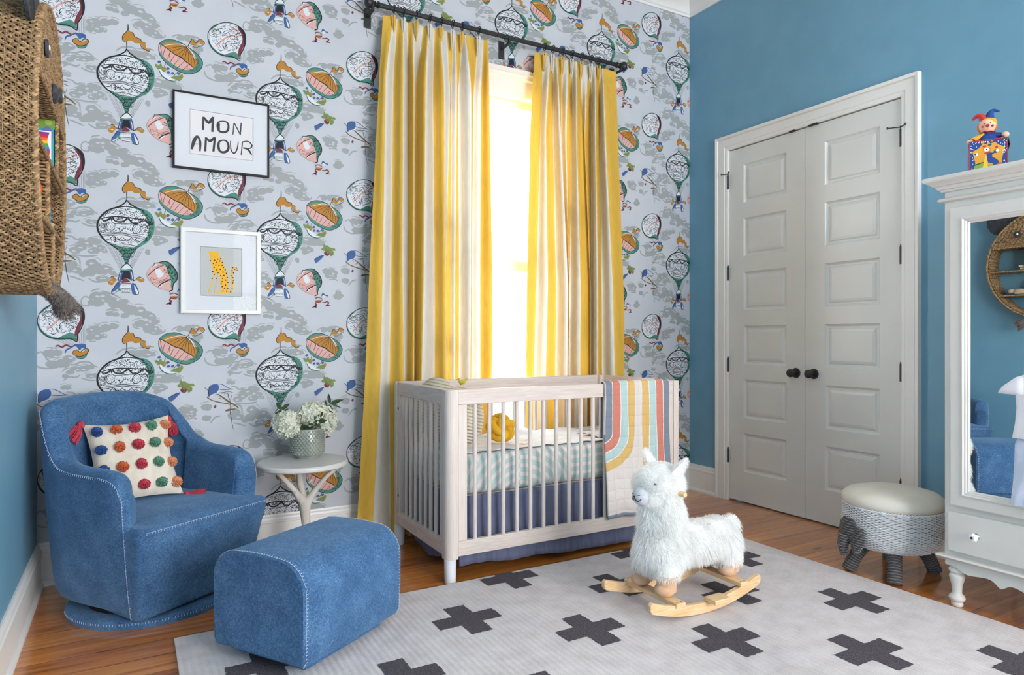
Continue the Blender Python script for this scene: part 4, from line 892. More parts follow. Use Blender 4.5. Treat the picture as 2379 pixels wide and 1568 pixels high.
def bloom(c, r, squash, label, base):
    t = thing('hydrangea', label, 'flower', base, group=None); b = MB(); e = MB()
    for q in range(int(190*(r/.07)**2)):
        z = 1-2*(q+.5)/(190*(r/.07)**2); a = q*2.39996; s = math.sqrt(max(0, 1-z*z)); d = Vector((s*math.cos(a), s*math.sin(a), z)); p = Vector(c)+Vector((d.x*squash[0], d.y*squash[1], d.z*squash[2]))*r*random.uniform(.88, 1.05)
        d = (d+Vector([random.uniform(-.8, .8) for _ in range(3)])).normalized(); e1 = d.orthogonal().normalized(); e2 = d.cross(e1); ph = random.random()*1.6
        for w in range(4):
            t0 = ph+w*math.pi/2; m = e1*math.cos(t0)+e2*math.sin(t0); n_ = e1*-math.sin(t0)+e2*math.cos(t0); L = .0115*random.uniform(.8, 1.15); u1, u2, u3 = [random.uniform(-.002, .005) for _ in range(3)]
            b.add([p, p+m*L*.35+n_*L*.42+d*(.001+u1*.5), p+m*L*.9+n_*L*.38+d*(.002+u2), p+m*L*1.15+d*(.003+u3), p+m*L*.9-n_*L*.38+d*(.002+u1), p+m*L*.35-n_*L*.42+d*(.001+u2*.5)], [(0, 1, 2, 3), (0, 3, 4, 5)])
        e.ell(p+d*.001, (.0016,)*3, 5, 4)
    b.ell(c, (r*squash[0]*.82, r*squash[1]*.82, r*squash[2]*.82), 14, 10)
    b.build('petals', petal, t, smooth=False); e.build('flower_centres', petal_c, t)
    s_ = MB(); s_.tube(cr([c, ((c[0]+base[0])/2, (c[1]+base[1])/2, (c[2]+base[2])/2+.01), base], False, 4), .003, 6); s_.build('stalk', stalk, t)
PB = (VX, VY, VZ+.108)
bloom((.672, 3.455, .700), .066, (1, 1, .95), 'white hydrangea head hanging over the left rim of the pot', (VX-.03, VY, VZ+.108))
bloom((.800, 3.47, .745), .066, (1.1, 1, .85), 'white hydrangea head at the top middle of the pot', PB)
bloom((.868, 3.50, .70), .062, (1, 1, 1.1), 'white hydrangea head drooping over the right rim of the pot', (VX+.03, VY, VZ+.108))
def sprig(label, base, tip, leaves):
    t = thing('leaf_sprig', label, 'leaves', base); s_ = MB(); mid = ((base[0]+tip[0])/2, (base[1]+tip[1])/2, (base[2]+tip[2])/2+.02); P = cr([base, mid, tip], False, 5); s_.tube(P, .0018, 5); s_.build('stalk', stalk, t)
    for (at, dx, dy, dz, L, Wd) in leaves:
        p = Vector(P[min(int(at*(len(P)-1)), len(P)-1)]); d = Vector((dx, dy, dz)).normalized(); sd = d.cross(Vector((.2, -1, .25))).normalized(); nrm = d.cross(sd); b = MB()
        def lf(s, q): 
            w = Wd*math.sin(math.pi*min(1, q**.8))*(1-.15*q); x = (s-.5)*2; return p+d*L*q+sd*w*x+nrm*(abs(x)*w*.35-.25*L*q*q*.5)+Vector((0, 0, -L*.12*q*q))
        b.grid(5, 9, lf); b.build('leaf', stem_m, t, thick=.0006)
sprig('dark leaf sprig standing up behind the left hydrangea', (VX-.02, VY, VZ+.108), (.655, 3.50, .768), [(1, -.5, -.1, .8, .055, .011), (1, .75, -.1, .7, .055, .010), (.95, -.9, -.2, -.1, .045, .009), (.8, .3, -.2, .6, .03, .008)])
sprig('dark leaf sprig reaching out to the right of the pot', (VX+.02, VY, VZ+.108), (.905, 3.52, .785), [(1, -.25, 0, 1, .065, .010), (1, .95, -.1, .4, .072, .011), (1, .95, -.1, -.35, .06, .005), (.9, .2, -.3, -.9, .05, .016), (.85, -.35, 0, 1, .05, .006), (.8, .4, -.2, -.7, .05, .008)])
sprig('dark leaf sprig in front of the middle hydrangea', (VX, VY-.03, VZ+.12), (.815, 3.415, .712), [(1, .35, -.2, 1, .062, .013), (1, -.5, -.3, .7, .045, .011), (1, .9, -.3, .1, .045, .013), (.7, .5, -.5, -.6, .045, .010), (.6, -.8, -.4, -.1, .04, .010)])
sprig('short dark leaf between the left and middle hydrangeas', (VX-.03, VY-.02, VZ+.108), (.745, 3.44, .672), [(1, -.3, -.2, 1, .045, .012), (.8, .3, -.3, .3, .04, .010)])
# ------------------------------------------------------------------ curtains, rod
yel = bpy.data.materials.new('yellow_curtain_stripe'); MATS['yc'] = yel
def cloth_mat(name, a, c, tr):
    return mat(name, a, .75, c, 60, (1, 1, .2), bump=(500, .12, .0008), trans=tr)
bpy.data.materials.remove(yel)
cy_, cw_, cl_ = cloth_mat('yellow_curtain_stripe', 'd3a83c', 'dcb146', .08), cloth_mat('white_curtain_stripe', 'cfcdc6', 'd8d6d0', .08), cloth_mat('curtain_lining', 'd8d6ce', 'dedcd4', .3)
#  each row: height, then x of every stripe edge on the curtain
CLT = [(2.945, [1.219,1.278,1.304,1.335,1.363,1.392,1.46,1.489,1.529,1.559,1.605,1.646,1.662,1.702,1.727,1.807,1.846,1.877]),
       (2.58, [1.197,1.235,1.279,1.337,1.366,1.402,1.412,1.473,1.518,1.588,1.627,1.63,1.671,1.677,1.764,1.778,1.827,1.885]),
       (1.49, [1.141,1.217,1.266,1.332,1.363,1.402,1.405,1.462,1.529,1.594,1.597,1.63,1.657,1.684,1.763,1.767,1.823,1.906]),
       (.90, [1.116,1.204,1.256,1.343,1.358,1.402,1.405,1.449,1.529,1.599,1.602,1.63,1.657,1.682,1.758,1.764,1.824,1.903]),
       (.02, [1.067,1.156,1.264,1.289,1.332,1.384,1.387,1.436,1.523,1.594,1.597,1.63,1.66,1.682,1.758,1.764,1.824,1.903])]
DL = [.55,.85,.35,.95,.05,.75,.02,.95,.15,.95,.05,.0,.35,.15,.98,.05,.30,.80]
CRT = [(2.945, [2.206,2.269,2.324,2.344,2.373,2.41,2.46,2.49,2.527,2.551,2.619,2.641,2.68,2.712,2.74,2.849]),
       (2.43, [2.174,2.247,2.289,2.341,2.403,2.406,2.446,2.487,2.527,2.586,2.589,2.641,2.68,2.712,2.762,2.867]),
       (1.45, [2.149,2.218,2.305,2.367,2.46,2.463,2.466,2.47,2.558,2.634,2.638,2.641,2.698,2.73,2.823,2.915]),
       (.90, [2.143,2.199,2.289,2.36,2.453,2.456,2.46,2.463,2.555,2.634,2.638,2.641,2.698,2.733,2.838,2.922]),
       (.02, [2.135,2.190,2.280,2.355,2.45,2.453,2.457,2.46,2.55,2.63,2.634,2.637,2.695,2.733,2.845,2.93])]
DR = [.6,.2,.85,.1,.95,.05,.5,.1,.9,.0,.35,.0,.9,.15,.95,.5]
def curtain(label, tab, depth, name='curtain_panel'):
    t = thing('curtain', label, 'curtain', ((tab[-1][1][0]+tab[-1][1][-1])/2, 3.60, .015)); SUB = 6; ns = len(depth)-1; zs = np.r_[np.linspace(2.945, 2.6, 16), np.linspace(2.57, .015, 40)]
    zt = [r[0] for r in tab][::-1]; b = MB(); NU = ns*SUB+1
    def f(i, j):
        z = zs[j]; q = i/SUB; a = min(int(q), ns-1); fr = q-a
        e0, e1 = [float(np.interp(z, zt, [r[1][m] for r in tab][::-1])) for m in (a, a+1)]
        sm = (1-math.cos(math.pi*fr))/2; d = depth[a]*(1-sm)+depth[a+1]*sm
        top = max(0, min(1, (z-2.70)/.2)); amp = .115*(1-top)+.024*top; x = e0+(e1-e0)*fr
        y = 3.672-amp*d-.004*math.sin(z*7+x*20)-.006*math.sin(math.pi*fr)*(1-top)
        if z < .9: y -= .02*(1-z/.9)*d
        return (x*y/3.61, y, z)
    b.grid(NU, len(zs), lambda s, t_: f(round(s*(NU-1)), round(t_*(len(zs)-1))), mf=lambda i, j: (i//SUB) % 2)
    o = b.build('curtain_panel', [cy_, cw_], t, ang=3.2)
    # pinch pleats: three small fingers gathered at each hook
    for m in range(1, ns, 2):
        xm = (tab[0][1][m]+tab[0][1][m+1])/2
        for w_, yy in ((-.0055, 3.628), (0, 3.618), (.0055, 3.628)):
            b = MB(); b.tube([(xm+w_*2.0, yy+.008, 2.946), (xm+w_*1.5, yy+.010, 2.91), (xm+w_*.9, yy+.014, 2.865), (xm+w_*1.0, yy+.024, 2.835)], [.0052, .0048, .0036, .002], 8); b.build('pleat', cw_ if (m//2) % 2 else cy_, t)
        r_ = MB(); r_.tube([(xm, ROD_Y+.021*math.cos(a), ROD_Z+.021*math.sin(a)) for a in np.linspace(0, 2*math.pi, 20, endpoint=False)], .0032, 6, wrap=True); r_.tube([(xm, ROD_Y, ROD_Z-.022), (xm, ROD_Y, ROD_Z-.038), (xm, ROD_Y+.008, 2.935)], .0022, 5); r_.build('ring', black_iron, t)
ROD_Y, ROD_Z = 3.632, 2.983
curtain('yellow and white striped curtain on the left of the window', CLT, DL)
curtain('yellow and white striped curtain on the right of the window', CRT, DR)
rod = thing('curtain_rod', 'black fluted curtain rod with ball ends above the window', 'curtain rod', (2.04, ROD_Y, ROD_Z))
b = MB(); R = [[(x, ROD_Y+(.0125+.0016*math.cos(8*a))*math.cos(a), ROD_Z+(.0125+.0016*math.cos(8*a))*math.sin(a)) for a in np.linspace(0, 2*math.pi, 48, endpoint=False)] for x in (1.20, 2.875)]; b.loft(R); b.build('pole', black_iron, rod, ang=1)
for x, sg in ((1.20, -1), (2.875, 1)):
    b = MB(); b.lathe([(0, -.006), (.017, -.006), (.020, .002), (.017, .008), (.011, .012), (.012, .018), (.018, .022), (.012, .026), (.02, .032), (.029, .045), (.032, .056), (.028, .068), (.016, .077), (0, .08)], (0, 0, 0), 24, axis='x'); b.v = [(x+sg*p[0], ROD_Y+p[1], ROD_Z+p[2]) for p in b.v]; b.build('finial', black_iron, rod)
for x in (1.165, 2.03, 2.90):
    b = MB(); b.box(x-.007, x+.007, ROD_Y-.012, YB, ROD_Z-.045, ROD_Z-.03); b.box(x-.007, x+.007, ROD_Y-.018, ROD_Y-.004, ROD_Z-.045, ROD_Z-.005); b.box(x-.02, x+.02, YB-.008, YB, ROD_Z-.10, ROD_Z+.01); b.build('bracket', black_iron, rod, bevel=.002)
# ------------------------------------------------------------------ pictures
inkl = mat('brush_ink', '23282e', .7, '363c42', 60)
def picture(name, label, x0, x1, z0, z1, prof, fmat, mat_rect, art_text, matcol, printcol, mats):
    t = thing(name, label, 'picture', ((x0+x1)/2, YB, z0)); fy = lambda x, z, h: (x, YB-h, z)
    w = -prof[0][0]; b = MB(); b.frame(prof, x0, x1, z0, z1, fy); b.build('picture_frame', fmat, t, smooth=False)
    b = MB(); e = .006; b.frame([(0, .008), (0, .016), (.001, .016), (.001, .016)], x0+mat_rect[0], x0+mat_rect[2], z0+mat_rect[1], z0+mat_rect[3], fy)
    X = (x0+e, x0+mat_rect[0], x0+mat_rect[2], x1-e); Z_ = (z0+e, z0+mat_rect[1], z0+mat_rect[3], z1-e)
    for i in range(3):
        for j in range(3):
            if (i, j) != (1, 1): b.add([fy(X[i], Z_[j], .016), fy(X[i+1], Z_[j], .016), fy(X[i+1], Z_[j+1], .016), fy(X[i], Z_[j+1], .016)], [(0, 1, 2, 3)])
    b.build('picture_mat', mat('mount_board', matcol, .8), t, smooth=False)
    b = MB(); b.box(x0+.01, x1-.01, YB-.012, YB, z0+.01, z1-.01); a = Flat(); a.parse(art_text); T, Cc, Lx = a.arrays(); 
    pr = b.build('print', mat(name+'_sheet', printcol, .8), t, smooth=False); b = MB()
    for q, c, l in zip(T, Cc, Lx): b.add([(x0+p[0]/1000, YB-.0123-l*2e-6, z0+p[1]/1000) for p in q], [(0, 1, 2)], int(c))
    b.build('lettering' if 'word' in name else 'drawing', mats, pr, smooth=False)
    b = MB(); b.add([fy(x0+.004, z0+.004, .019), fy(x1-.004, z0+.004, .019), fy(x1-.004, z1-.004, .019), fy(x0+.004, z1-.004, .019)], [(0, 1, 2, 3)]); b.build('picture_glass', glass, t, smooth=False)
MON = '''Sk 16.8|139 271 137 204
Sk 14.3|139 271 163 245 181 274
Sk 19.3|183 278 180 201
Sk 10.9|228 263 209 255 204 233 212 211 232 207 251 218 256 242 248 261 228 263
Sk 9.2|282 262 277 202
Sk 10.1|284 262 312 207
Sk 10.9|317 269 312 204
Sk 16|112 172 97 146 85 100
Sk 10.9|112 172 124 143 123 95
Sk 5.9|99 129 121 131
Sk 17.6|151 170 147 98
Sk 13.4|151 168 169 153 191 176
Sk 18.5|192 176 185 102
Sk 11.8|228 166 212 156 208 132 215 109 234 105 252 118 256 142 246 164 228 166
Sk 6.7|265 168 268 123 282 107 296 127 303 169
Sk 10.1|323 170 317 103
Sk 6.7|322 171 350 177 368 161 360 143 326 138
Sk 10.1|326 141 350 135 368 110
Sk 14|212 249 208 233 212 216
Sk 12|212 156 208 135 214 116'''
LEO = '''Fy |126 320 133 314 154 313 166 315 171 321 175 301 191 271 203 239 216 202 220 162 220 117 234 112 225 109 172 107 172 115 188 119 183 157 180 201 172 197 158 111 154 111 166 180 169 204 158 200 131 112 127 112 148 189 151 216 142 259 134 292
Sy 11|225 112 241 123 242 160 237 193 239 227 244 239 258 233 266 225
Dk 3.3|137 268
Dk 3.3|157 272
Dk 3.3|171 278
Dk 3.3|185 281
Dk 3.3|181 269
Dk 3.3|167 262
Dk 3.3|151 255
Dk 3.3|193 262
Dk 3.3|162 248
Dk 3.3|177 247
Dk 3.3|192 248
Dk 3.3|154 235
Dk 3.3|198 238
Dk 3.3|167 224
Dk 3.3|183 227
Dk 3.3|206 226
Dk 3.3|148 214
Dk 3.3|173 209
Dk 3.3|196 213
Dk 3.3|212 208
Dk 3.3|155 200
Dk 3.3|185 194
Dk 3.3|200 197
Dk 3.3|145 179
Dk 3.3|165 181
Dk 3.3|194 181
Dk 3.3|216 187
Dk 3.3|209 173
Dk 3.3|192 165
Dk 3.3|219 162
Dk 3.3|188 154
Dk 3.3|208 148
Dk 3.3|192 139
Dk 3.3|218 132
Dk 3.3|203 131
Dk 3.3|196 117
Dk 3.3|213 116
Dk 3.3|232 113
Dk 3.3|239 129
Dk 3.3|242 160
Dk 3.3|245 172
Dk 3.3|243 187
Dk 3.3|235 196
Dk 3.3|246 212
Dk 3.3|239 223
Dk 3.3|242 239
Dk 3.3|252 231
Dk 3.3|260 237
Dk 3.3|264 226
Sk 0.8|139 298 142 294
Sk 0.8|148 299 154 296
Sk 0.8|142 289 145 282
Sk 0.8|154 294 157 290 154 284
Sk 0.8|137 293 139 297'''
picture('word_picture', 'black framed print reading MON AMOUR on the balloon wallpaper', .178, .632, 1.970, 2.353, [(-.009, 0), (-.009, .022), (0, .022), (0, 0)], mat('black_frame', '08090d', .5, spec=.3), (.078, .079, .374, .299), MON, 'ccd0d6', 'd6d5d8', [inkl]+PRINT[1:])
picture('leopard_picture', 'white framed print of a yellow leopard below the other picture', .212, .590, 1.250, 1.679, [(-.022, 0), (-.022, .022), (-.019, .026), (-.003, .026), (0, .022), (0, 0)], white_paint, (.092, .091, .286, .337), LEO, 'd2d4da', 'b4b8b8', PRINT)
# ------------------------------------------------------------------ crib
CX0, CX1, CY0, CY1, CH = 1.25, 2.68, 2.81, 3.54, .889
cb_ = thing('crib', 'pale washed wood crib with white feet below the window', 'crib', ((CX0+CX1)/2, (CY0+CY1)/2, 0))
foot_white = mat('white_foot_paint', 'd9dbe0', .35)
def post(cx, cy, sx, sy):
    r = .036; w = .058; P = [(0, 0), (w, 0)]; q = [(w-r+r*math.cos(t)*1, 0) for t in (0,)]
    poly = [(0, 0), (w, 0), (w, w-r)]+[(w-r+r*math.cos(math.radians(a)), w-r+r*math.sin(math.radians(a))) for a in (15, 30, 45, 60, 75)]+[(w-r, w), (0, w)]
    b = MB(); b.prism(poly, lambda p, q_, d: (cx+sx*(p-w), cy+sy*(q_-w), d), .111, CH); b.build('corner_post', crib_wood_z, cb_, ang=.5, bevel=.0015)
    b = MB(); b.lathe([(0, 0), (.024, 0), (.026, .004), (.0275, .06), (.0285, .111), (0, .111)], (cx-sx*.029, cy-sy*.029, 0), 32); b.build('foot', foot_white, cb_)
post(CX0, CY0, -1, -1); post(CX1, CY0, 1, -1); post(CX0, CY1, -1, 1); post(CX1, CY1, 1, 1)
def side(x0, x1, y, name_rail='rail'):
    for z0, z1 in ((.820, CH), (.122, .191)):
        b = MB(); b.box(x0, x1, y-.0125, y+.0125, z0, z1); b.build('rail', crib_wood_x, cb_, bevel=.003)
    for a, c in ((x0, x0+.045), (x1-.045, x1)): b = MB(); b.box(a, c, y-.0125, y+.0125, .1912, .8198); b.build('stile', crib_wood_z, cb_, bevel=.003)
    n = 16
    for i in range(n):
        x = 1.400+.0757*i
        if x > x1-.06: break
        b = MB(); b.tube([(x, y, .1905), (x, y, .8205)], .0102, 12); b.build('slat', crib_wood_z, cb_)
side(1.3095, 2.6205, 2.8275); side(1.3095, 2.6205, 3.5225)
def end(x):
    for z0, z1 in ((.820, CH), (.122, .191)):
        b = MB(); b.box(x-.0125, x+.0125, 2.869, 3.481, z0, z1); b.build('rail', crib_wood_y, cb_, bevel=.003)
    for a, c in ((2.869, 2.884), (3.441, 3.481)): b = MB(); b.box(x-.0125, x+.0125, a, c, .1912, .8198); b.build('stile', crib_wood_z, cb_, bevel=.002)
    for i in range(8):
        y = 2.908+(3.376-2.908)*i/7; b = MB(); b.tube([(x, y, .1905), (x, y, .8205)], .0102, 12); b.build('slat', crib_wood_z, cb_)
    for z in (.748, .278):
        s = -1 if x < 2 else 1; b = MB(); b.lathe([(0, 0), (.007, 0), (.007, .002), (.004, .002), (.003, .0005), (0, .0005)], (0, 0, 0), 12, axis='x'); b.v = [(x+s*(.0125+p[0]), 3.465+p[1], z+p[2]) for p in b.v]; b.build('bolt', black_iron, cb_)
end(1.268); end(2.662)
b = MB(); b.box(1.345, 2.59, 2.895, 3.455, .366, .3785); b.build('mattress_support', crib_wood_x, cb_)
# printed label on the end rail
b = MB(); b.add([(1.2552, 3.40, .135), (1.2552, 3.20, .135), (1.2552, 3.20, .170), (1.2552, 3.40, .170)], [(0, 1, 2, 3)]); b.build('warning_label', mat('pale_print_label', 'b9aea8', .6, 'cdc2bb', 160), cb_, smooth=False)
# skirt
skm = mat('slate_skirt_cloth', '565b74', .9, '656a84', 40, (1, 1, .15), bump=(400, .15, .001))
sk = thing('crib_skirt', 'slate blue cloth skirt hanging under the crib mattress', 'crib skirt', (1.96, 3.17, .03))
def skirt_panel(p0, p1, nx, ny, n, low):
    b = MB(); L = math.dist(p0, p1)
    def f(s, t):
        w = .004*math.sin(s*L*70)+.006*math.sin(s*L*23+1); fl = .018*(t)**2; x = p0[0]+(p1[0]-p0[0])*s+nx*(w+fl); y = p0[1]+(p1[1]-p0[1])*s+ny*(w+fl)
        return (x, y, .378+(low(s)-.378)*t)
    b.grid(n, 14, f); b.build('skirt_panel', skm, sk, thick=.002, ang=3.2)
skirt_panel((1.335, 2.885), (2.60, 2.885), 0, -1, 180, lambda s: .060-.038*min(1, s*1.6)+.003*math.sin(s*22)+.006*s)
skirt_panel((1.335, 3.46), (1.335, 2.885), -1, 0, 90, lambda s: .09-.06*math.sin(math.pi*min(1, s*1.15))+.0*s)
skirt_panel((2.60, 3.46), (1.335, 3.46), 0, 1, 120, lambda s: .045+.01*math.sin(s*22))
skirt_panel((2.60, 2.885), (2.60, 3.46), 1, 0, 80, lambda s: .04+.01*math.sin(s*12))
# mattress with printed sheet
shm = bpy.data.materials.new('mint_arc_sheet'); shm.use_nodes = True; k = NT(shm)
tc = k.new('ShaderNodeTexCoord'); X, Y, Z = k.sep(tc.outputs['Object'])
ZW = k.math('ADD', Z, k.math('MULTIPLY', Y, -1.0))       # unroll top onto the front
cw = .29; u = k.math('MULTIPLY', k.math('FRACT', k.math('DIVIDE', X, cw)), cw); iv = k.math('FLOOR', k.math('DIVIDE', X, cw))
par = k.math('MODULO', k.math('ABSOLUTE', iv), 3.0)
vv = k.math('ADD', Z, .10)
r1 = k.math('SQRT', k.math('ADD', k.math('POWER', u, 2.0), k.math('POWER', vv, 2.0)))
r2 = k.math('SQRT', k.math('ADD', k.math('POWER', k.math('SUBTRACT', cw, u), 2.0), k.math('POWER', k.math('SUBTRACT', vv, .02), 2.0)))
stripe = lambda d: k.math('LESS_THAN', k.math('FRACT', k.math('DIVIDE', d, .042)), .42)
sel1 = k.math('LESS_THAN', par, .5); sel2 = k.math('LESS_THAN', par, 1.5)
def mixf(f, a, b): return k.math('ADD', k.math('MULTIPLY', a, k.math('SUBTRACT', 1.0, f)), k.math('MULTIPLY', b, f))
pt = mixf(sel2, stripe(r2), stripe(r1)); pt = mixf(sel1, pt, stripe(Z))
k.set(k.b, 'Base Color', k.mix(pt, 'afc4c1', 'd6cecd')); k.b.inputs['Roughness'].default_value = .85; k.bump(k.noise(k.coord((1, 1, 1)), 9, 3), .3, .01)
mt_ = thing('mattress', 'crib mattress in a mint sheet with pale arcs and stripes', 'mattress', (1.965, 3.175, .379))
b = MB(); b.box(1.330, 2.600, 2.875, 3.475, .379, .575); o = b.build('fitted_sheet', shm, mt_, bevel=.045, seg=6)
# white muslin spread on the mattress, grey edge
mus = mat('white_muslin', 'd9dbdc', .9, 'e3e4e4', 9, bump=(14, .5, .01)); gre = mat('grey_edging', '6c7078', .9); spot = mat('muslin_yellow_print', 'd8b060', .9, 'e6e2d8', 30, lohi=(.5, .56))
t = thing('muslin_blanket', 'thin white muslin with faint yellow print and grey edge spread on the mattress', 'blanket', (1.85, 3.1, .576))
b = MB()
def mu(s, t_):
    x = 1.345+(2.33-1.345)*s; y = 2.905+.50*t_; z = .580+.004*math.sin(x*23)*math.sin(y*19+1)+.003*math.sin(x*51+y*33)
    if t_ > .75: z += .035*(t_-.75)*4*math.exp(-((x-1.93)/.09)**2)
    return (x, y+.012*math.sin(x*9)*(t_-.5), z)
b.grid(80, 40, mu); b.build('cloth', [mus], t, thick=.003, ang=3.2)
b = MB(); b.tube([(p[0], p[1]-.001, p[2]-.001) for p in (mu(s, 0) for s in np.linspace(0, 1, 60))], .0019, 6); b.tube([mu(1, s) for s in np.linspace(0, 1, 30)], .0025, 6); b.build('edging', gre, t)
b = MB()
for x, y in ((1.45, 3.0), (1.62, 3.12), (1.86, 3.08), (1.75, 2.98), (2.08, 3.16), (2.0, 3.02), (1.72, 3.28), (2.2, 3.05)):
    a = Flat(); a.dot(0, 0, 1, 'y', 0, 1.5, 14, .2)
    for q in a.T:
        pts = []
        for p in q: s = (x+p[0]*.022-1.345)/.985; tt = (y+p[1]*.018-2.905)/.5; w = mu(s, tt); pts.append((w[0], w[1], w[2]+.0022))
        b.add(pts, [(0, 1, 2)])
b.build('yellow_spots', spot, t, smooth=False)
# folded white quilt corner near the right end
b = MB(); b.grid(30, 16, lambda s, q: (2.20+.28*s, 2.93+.22*q-.05*s, .583+.018*math.sin(math.pi*q)**.5+.003*math.sin(s*60))); o = b.build('folded_cloth', mat('quilt_white', 'c9c7c8', .9, 'd6d4d4', 30, bump=(120, .5, .003)), thick=.004, ang=3.2)
tag(o, 'folded white ribbed cloth on the mattress beside the rainbow quilt', 'cloth')
# striped cushion
strm = bpy.data.materials.new('striped_knit'); strm.use_nodes = True; k = NT(strm); X, Y, Z = k.sep(k.coord()); w = k.math('FRACT', k.math('DIVIDE', k.math('ADD', Z, k.math('MULTIPLY', X, .25)), .0165))
k.set(k.b, 'Base Color', k.ramp(w, [(0, '8f8a80'), (.14, 'd2c8b2'), (.5, 'ded4bf'), (.86, 'd0c4ab'), (1, '8f8a80')])); k.b.inputs['Roughness'].default_value = .95
k.bump(k.math('ADD', k.math('SINE', k.math('MULTIPLY', w, 6.283)), k.noise(k.coord(), 500)), .6, .003)
b = MB(); b.ell((1.400, 3.275, .755), (.100, .185, .168), 40, 28); b.ell((1.425, 3.055, .735), (.118, .150, .150), 40, 28); o = b.build('striped_cushion', strm, remesh=.008); tag(o, 'big rounded cushion in beige and grey stripes at the left end of the crib', 'cushion')
# small yellow bird on the cushion
yb = mat('bird_yellow', 'a79a2e', .7, 'bcae3c', 60)
t = thing('toy_bird', 'tiny yellow bird figure on the striped cushion in the crib', 'toy', (1.430, 3.03, .893))
c = Vector((1.430, 3.03, .910)); b = MB(); b.ell(c, (.019, .012, .012), 14, 10); b.ell(c+Vector((-.016, 0, .012)), (.009, .008, .008), 12, 8); b.tube([c+Vector((.012, 0, .003)), c+Vector((.030, 0, .016))], [.008, .004], 8); b.build('bird_body', yb, t, remesh=.002)
b = MB(); b.tube([c+Vector((-.024, 0, .013)), c+Vector((-.031, 0, .012))], [.0025, .0004], 6); b.build('beak', mat('bird_beak', 'b57a25', .6), t)
b = MB(); b.lathe([(0, -.006), (.012, -.006), (.010, .0), (0, .002)], (c.x, c.y, c.z-.010), 12); b.build('bird_stand', yb, t)
# knotted yellow ball
ybm = mat('yellow_jersey', 'd6a013', .8, 'e0ad22', 30, bump=(300, .2, .001))
c = Vector((1.668, 3.067, .661)); b = MB(); P = []
for a in np.linspace(0, 2*math.pi*4, 300, endpoint=False):
    la = .95*math.sin(a*5/4); R_ = .052+.0085*math.sin(a*5/2+.4); P.append(c+Vector((R_*math.cos(la)*math.cos(a), R_*math.sin(la), R_*math.cos(la)*math.sin(a))))
b.tube(P, .0205, 10, wrap=True); b.ell(c, (.045, .045, .045), 12, 8); o = b.build('knot_ball', ybm, ang=3); tag(o, 'yellow knotted cushion ball on the crib mattress', 'cushion')
# ------------------------------------------------------------------ rainbow quilt over the front rail
qm = bpy.data.materials.new('rainbow_quilt'); qm.use_nodes = True; k = NT(qm); tc = k.new('ShaderNodeTexCoord'); X, Y, Z = k.sep(tc.outputs['UV'])
QW = .445; zl = .632; zr = .34
def rad(x, zc): return k.math('SQRT', k.math('ADD', k.math('POWER', x, 2.0), k.math('POWER', k.math('MAXIMUM', k.math('SUBTRACT', zc, Y), 0.0), 2.0)))
wob = k.math('MULTIPLY', k.math('SUBTRACT', k.noise(tc.outputs['UV'], 40, 2), .5), .004)
rl = k.math('ADD', rad(X, zl), wob); rr_ = k.math('ADD', rad(k.math('SUBTRACT', QW, X), zr), wob)
st_ = [('526479', .006, .046), ('b9583e', .051, .097), ('9bb8b8', .102, .146), ('c49a3c', .151, .196)]
def stops(): 
    out = [(0, 'c9c1bc')]
    for c_, a, e in st_: out += [(a/.4, c_), (e/.4, 'd8d1cc')]
    out[-1] = (.196/.4, 'c9c1bc'); return out
ra = k.ramp(k.math('DIVIDE', rl, .4), stops(), 'CONSTANT'); rb = k.ramp(k.math('DIVIDE', rr_, .4), stops(), 'CONSTANT')
half = k.math('GREATER_THAN', X, .225); c = k.mix(half, ra, rb)
hem = k.math('LESS_THAN', Y, .205); c = k.mix(hem, c, '5f6d80'); n = k.noise(tc.outputs['UV'], 300, 3); c2 = k.mix(k.math('MULTIPLY', n, .25), c, 'efe8e2'); k.set(k.b, 'Base Color', c2); k.b.inputs['Roughness'].default_value = .95
gx = k.math('PINGPONG', k.math('ADD', X, k.math('MULTIPLY', wob, 1.5)), .0275); gy = k.math('PINGPONG', k.math('ADD', Y, k.math('MULTIPLY', wob, 1.5)), .0275)
q = k.math('MINIMUM', k.math('DIVIDE', gx, .0275), k.math('DIVIDE', gy, .0275)); k.bump(k.math('ADD', k.math('POWER', q, .4), k.math('MULTIPLY', k.noise(tc.outputs['UV'], 25), .8)), .6, .006)
path = [(2.852, .60), (2.850, .70), (2.848, .80), (2.846, .87), (2.842, .893), (2.832, .899), (2.822, .899), (2.810, .893), (2.806, .875), (2.804, .82), (2.803, .70), (2.800, .55), (2.797, .40), (2.794, .30), (2.793, .186)]
pc = cr(path, False, 6); cum = [0]
for i in range(1, len(pc)): cum.append(cum[-1]+math.dist(pc[i], pc[i-1]))
me = MB(); NX, NYq = 50, len(pc); uv = []
for j in range(NYq):
    for i in range(NX):
        s = i/(NX-1); dz = 0; y, z = pc[j]; dr = max(0, (.86-z))/.68 if j > NYq//2 else 0
        x = 2.140+QW*s+.010*dr*(s-.5)+.012*dr*math.sin(z*7); y2 = y-(.004*math.sin(s*14+z*6)+.003*math.sin(s*31+z*17)+.004)*min(1, dr*4)*(1 if j > NYq//2 else 0)
        me.v.append((x, y2, z+.006*math.sin(s*9)*dr)); uv.append((QW*s, z if j > NYq//2 else .9+(.9-z)))
for j in range(NYq-1):
    for i in range(NX-1): me.f.append((j*NX+i, j*NX+i+1, (j+1)*NX+i+1, (j+1)*NX+i)); me.m.append(0)
o = me.build('quilt', qm, ang=3.2); ul = o.data.uv_layers.new(name='UVMap')
for l in o.data.loops: ul.data[l.index].uv = uv[l.vertex_index]
d = o.modifiers.new('thick', 'SOLIDIFY'); d.thickness = .006; d.offset = 0
tag(o, 'quilt with rainbow arcs draped over the front rail of the crib', 'quilt')
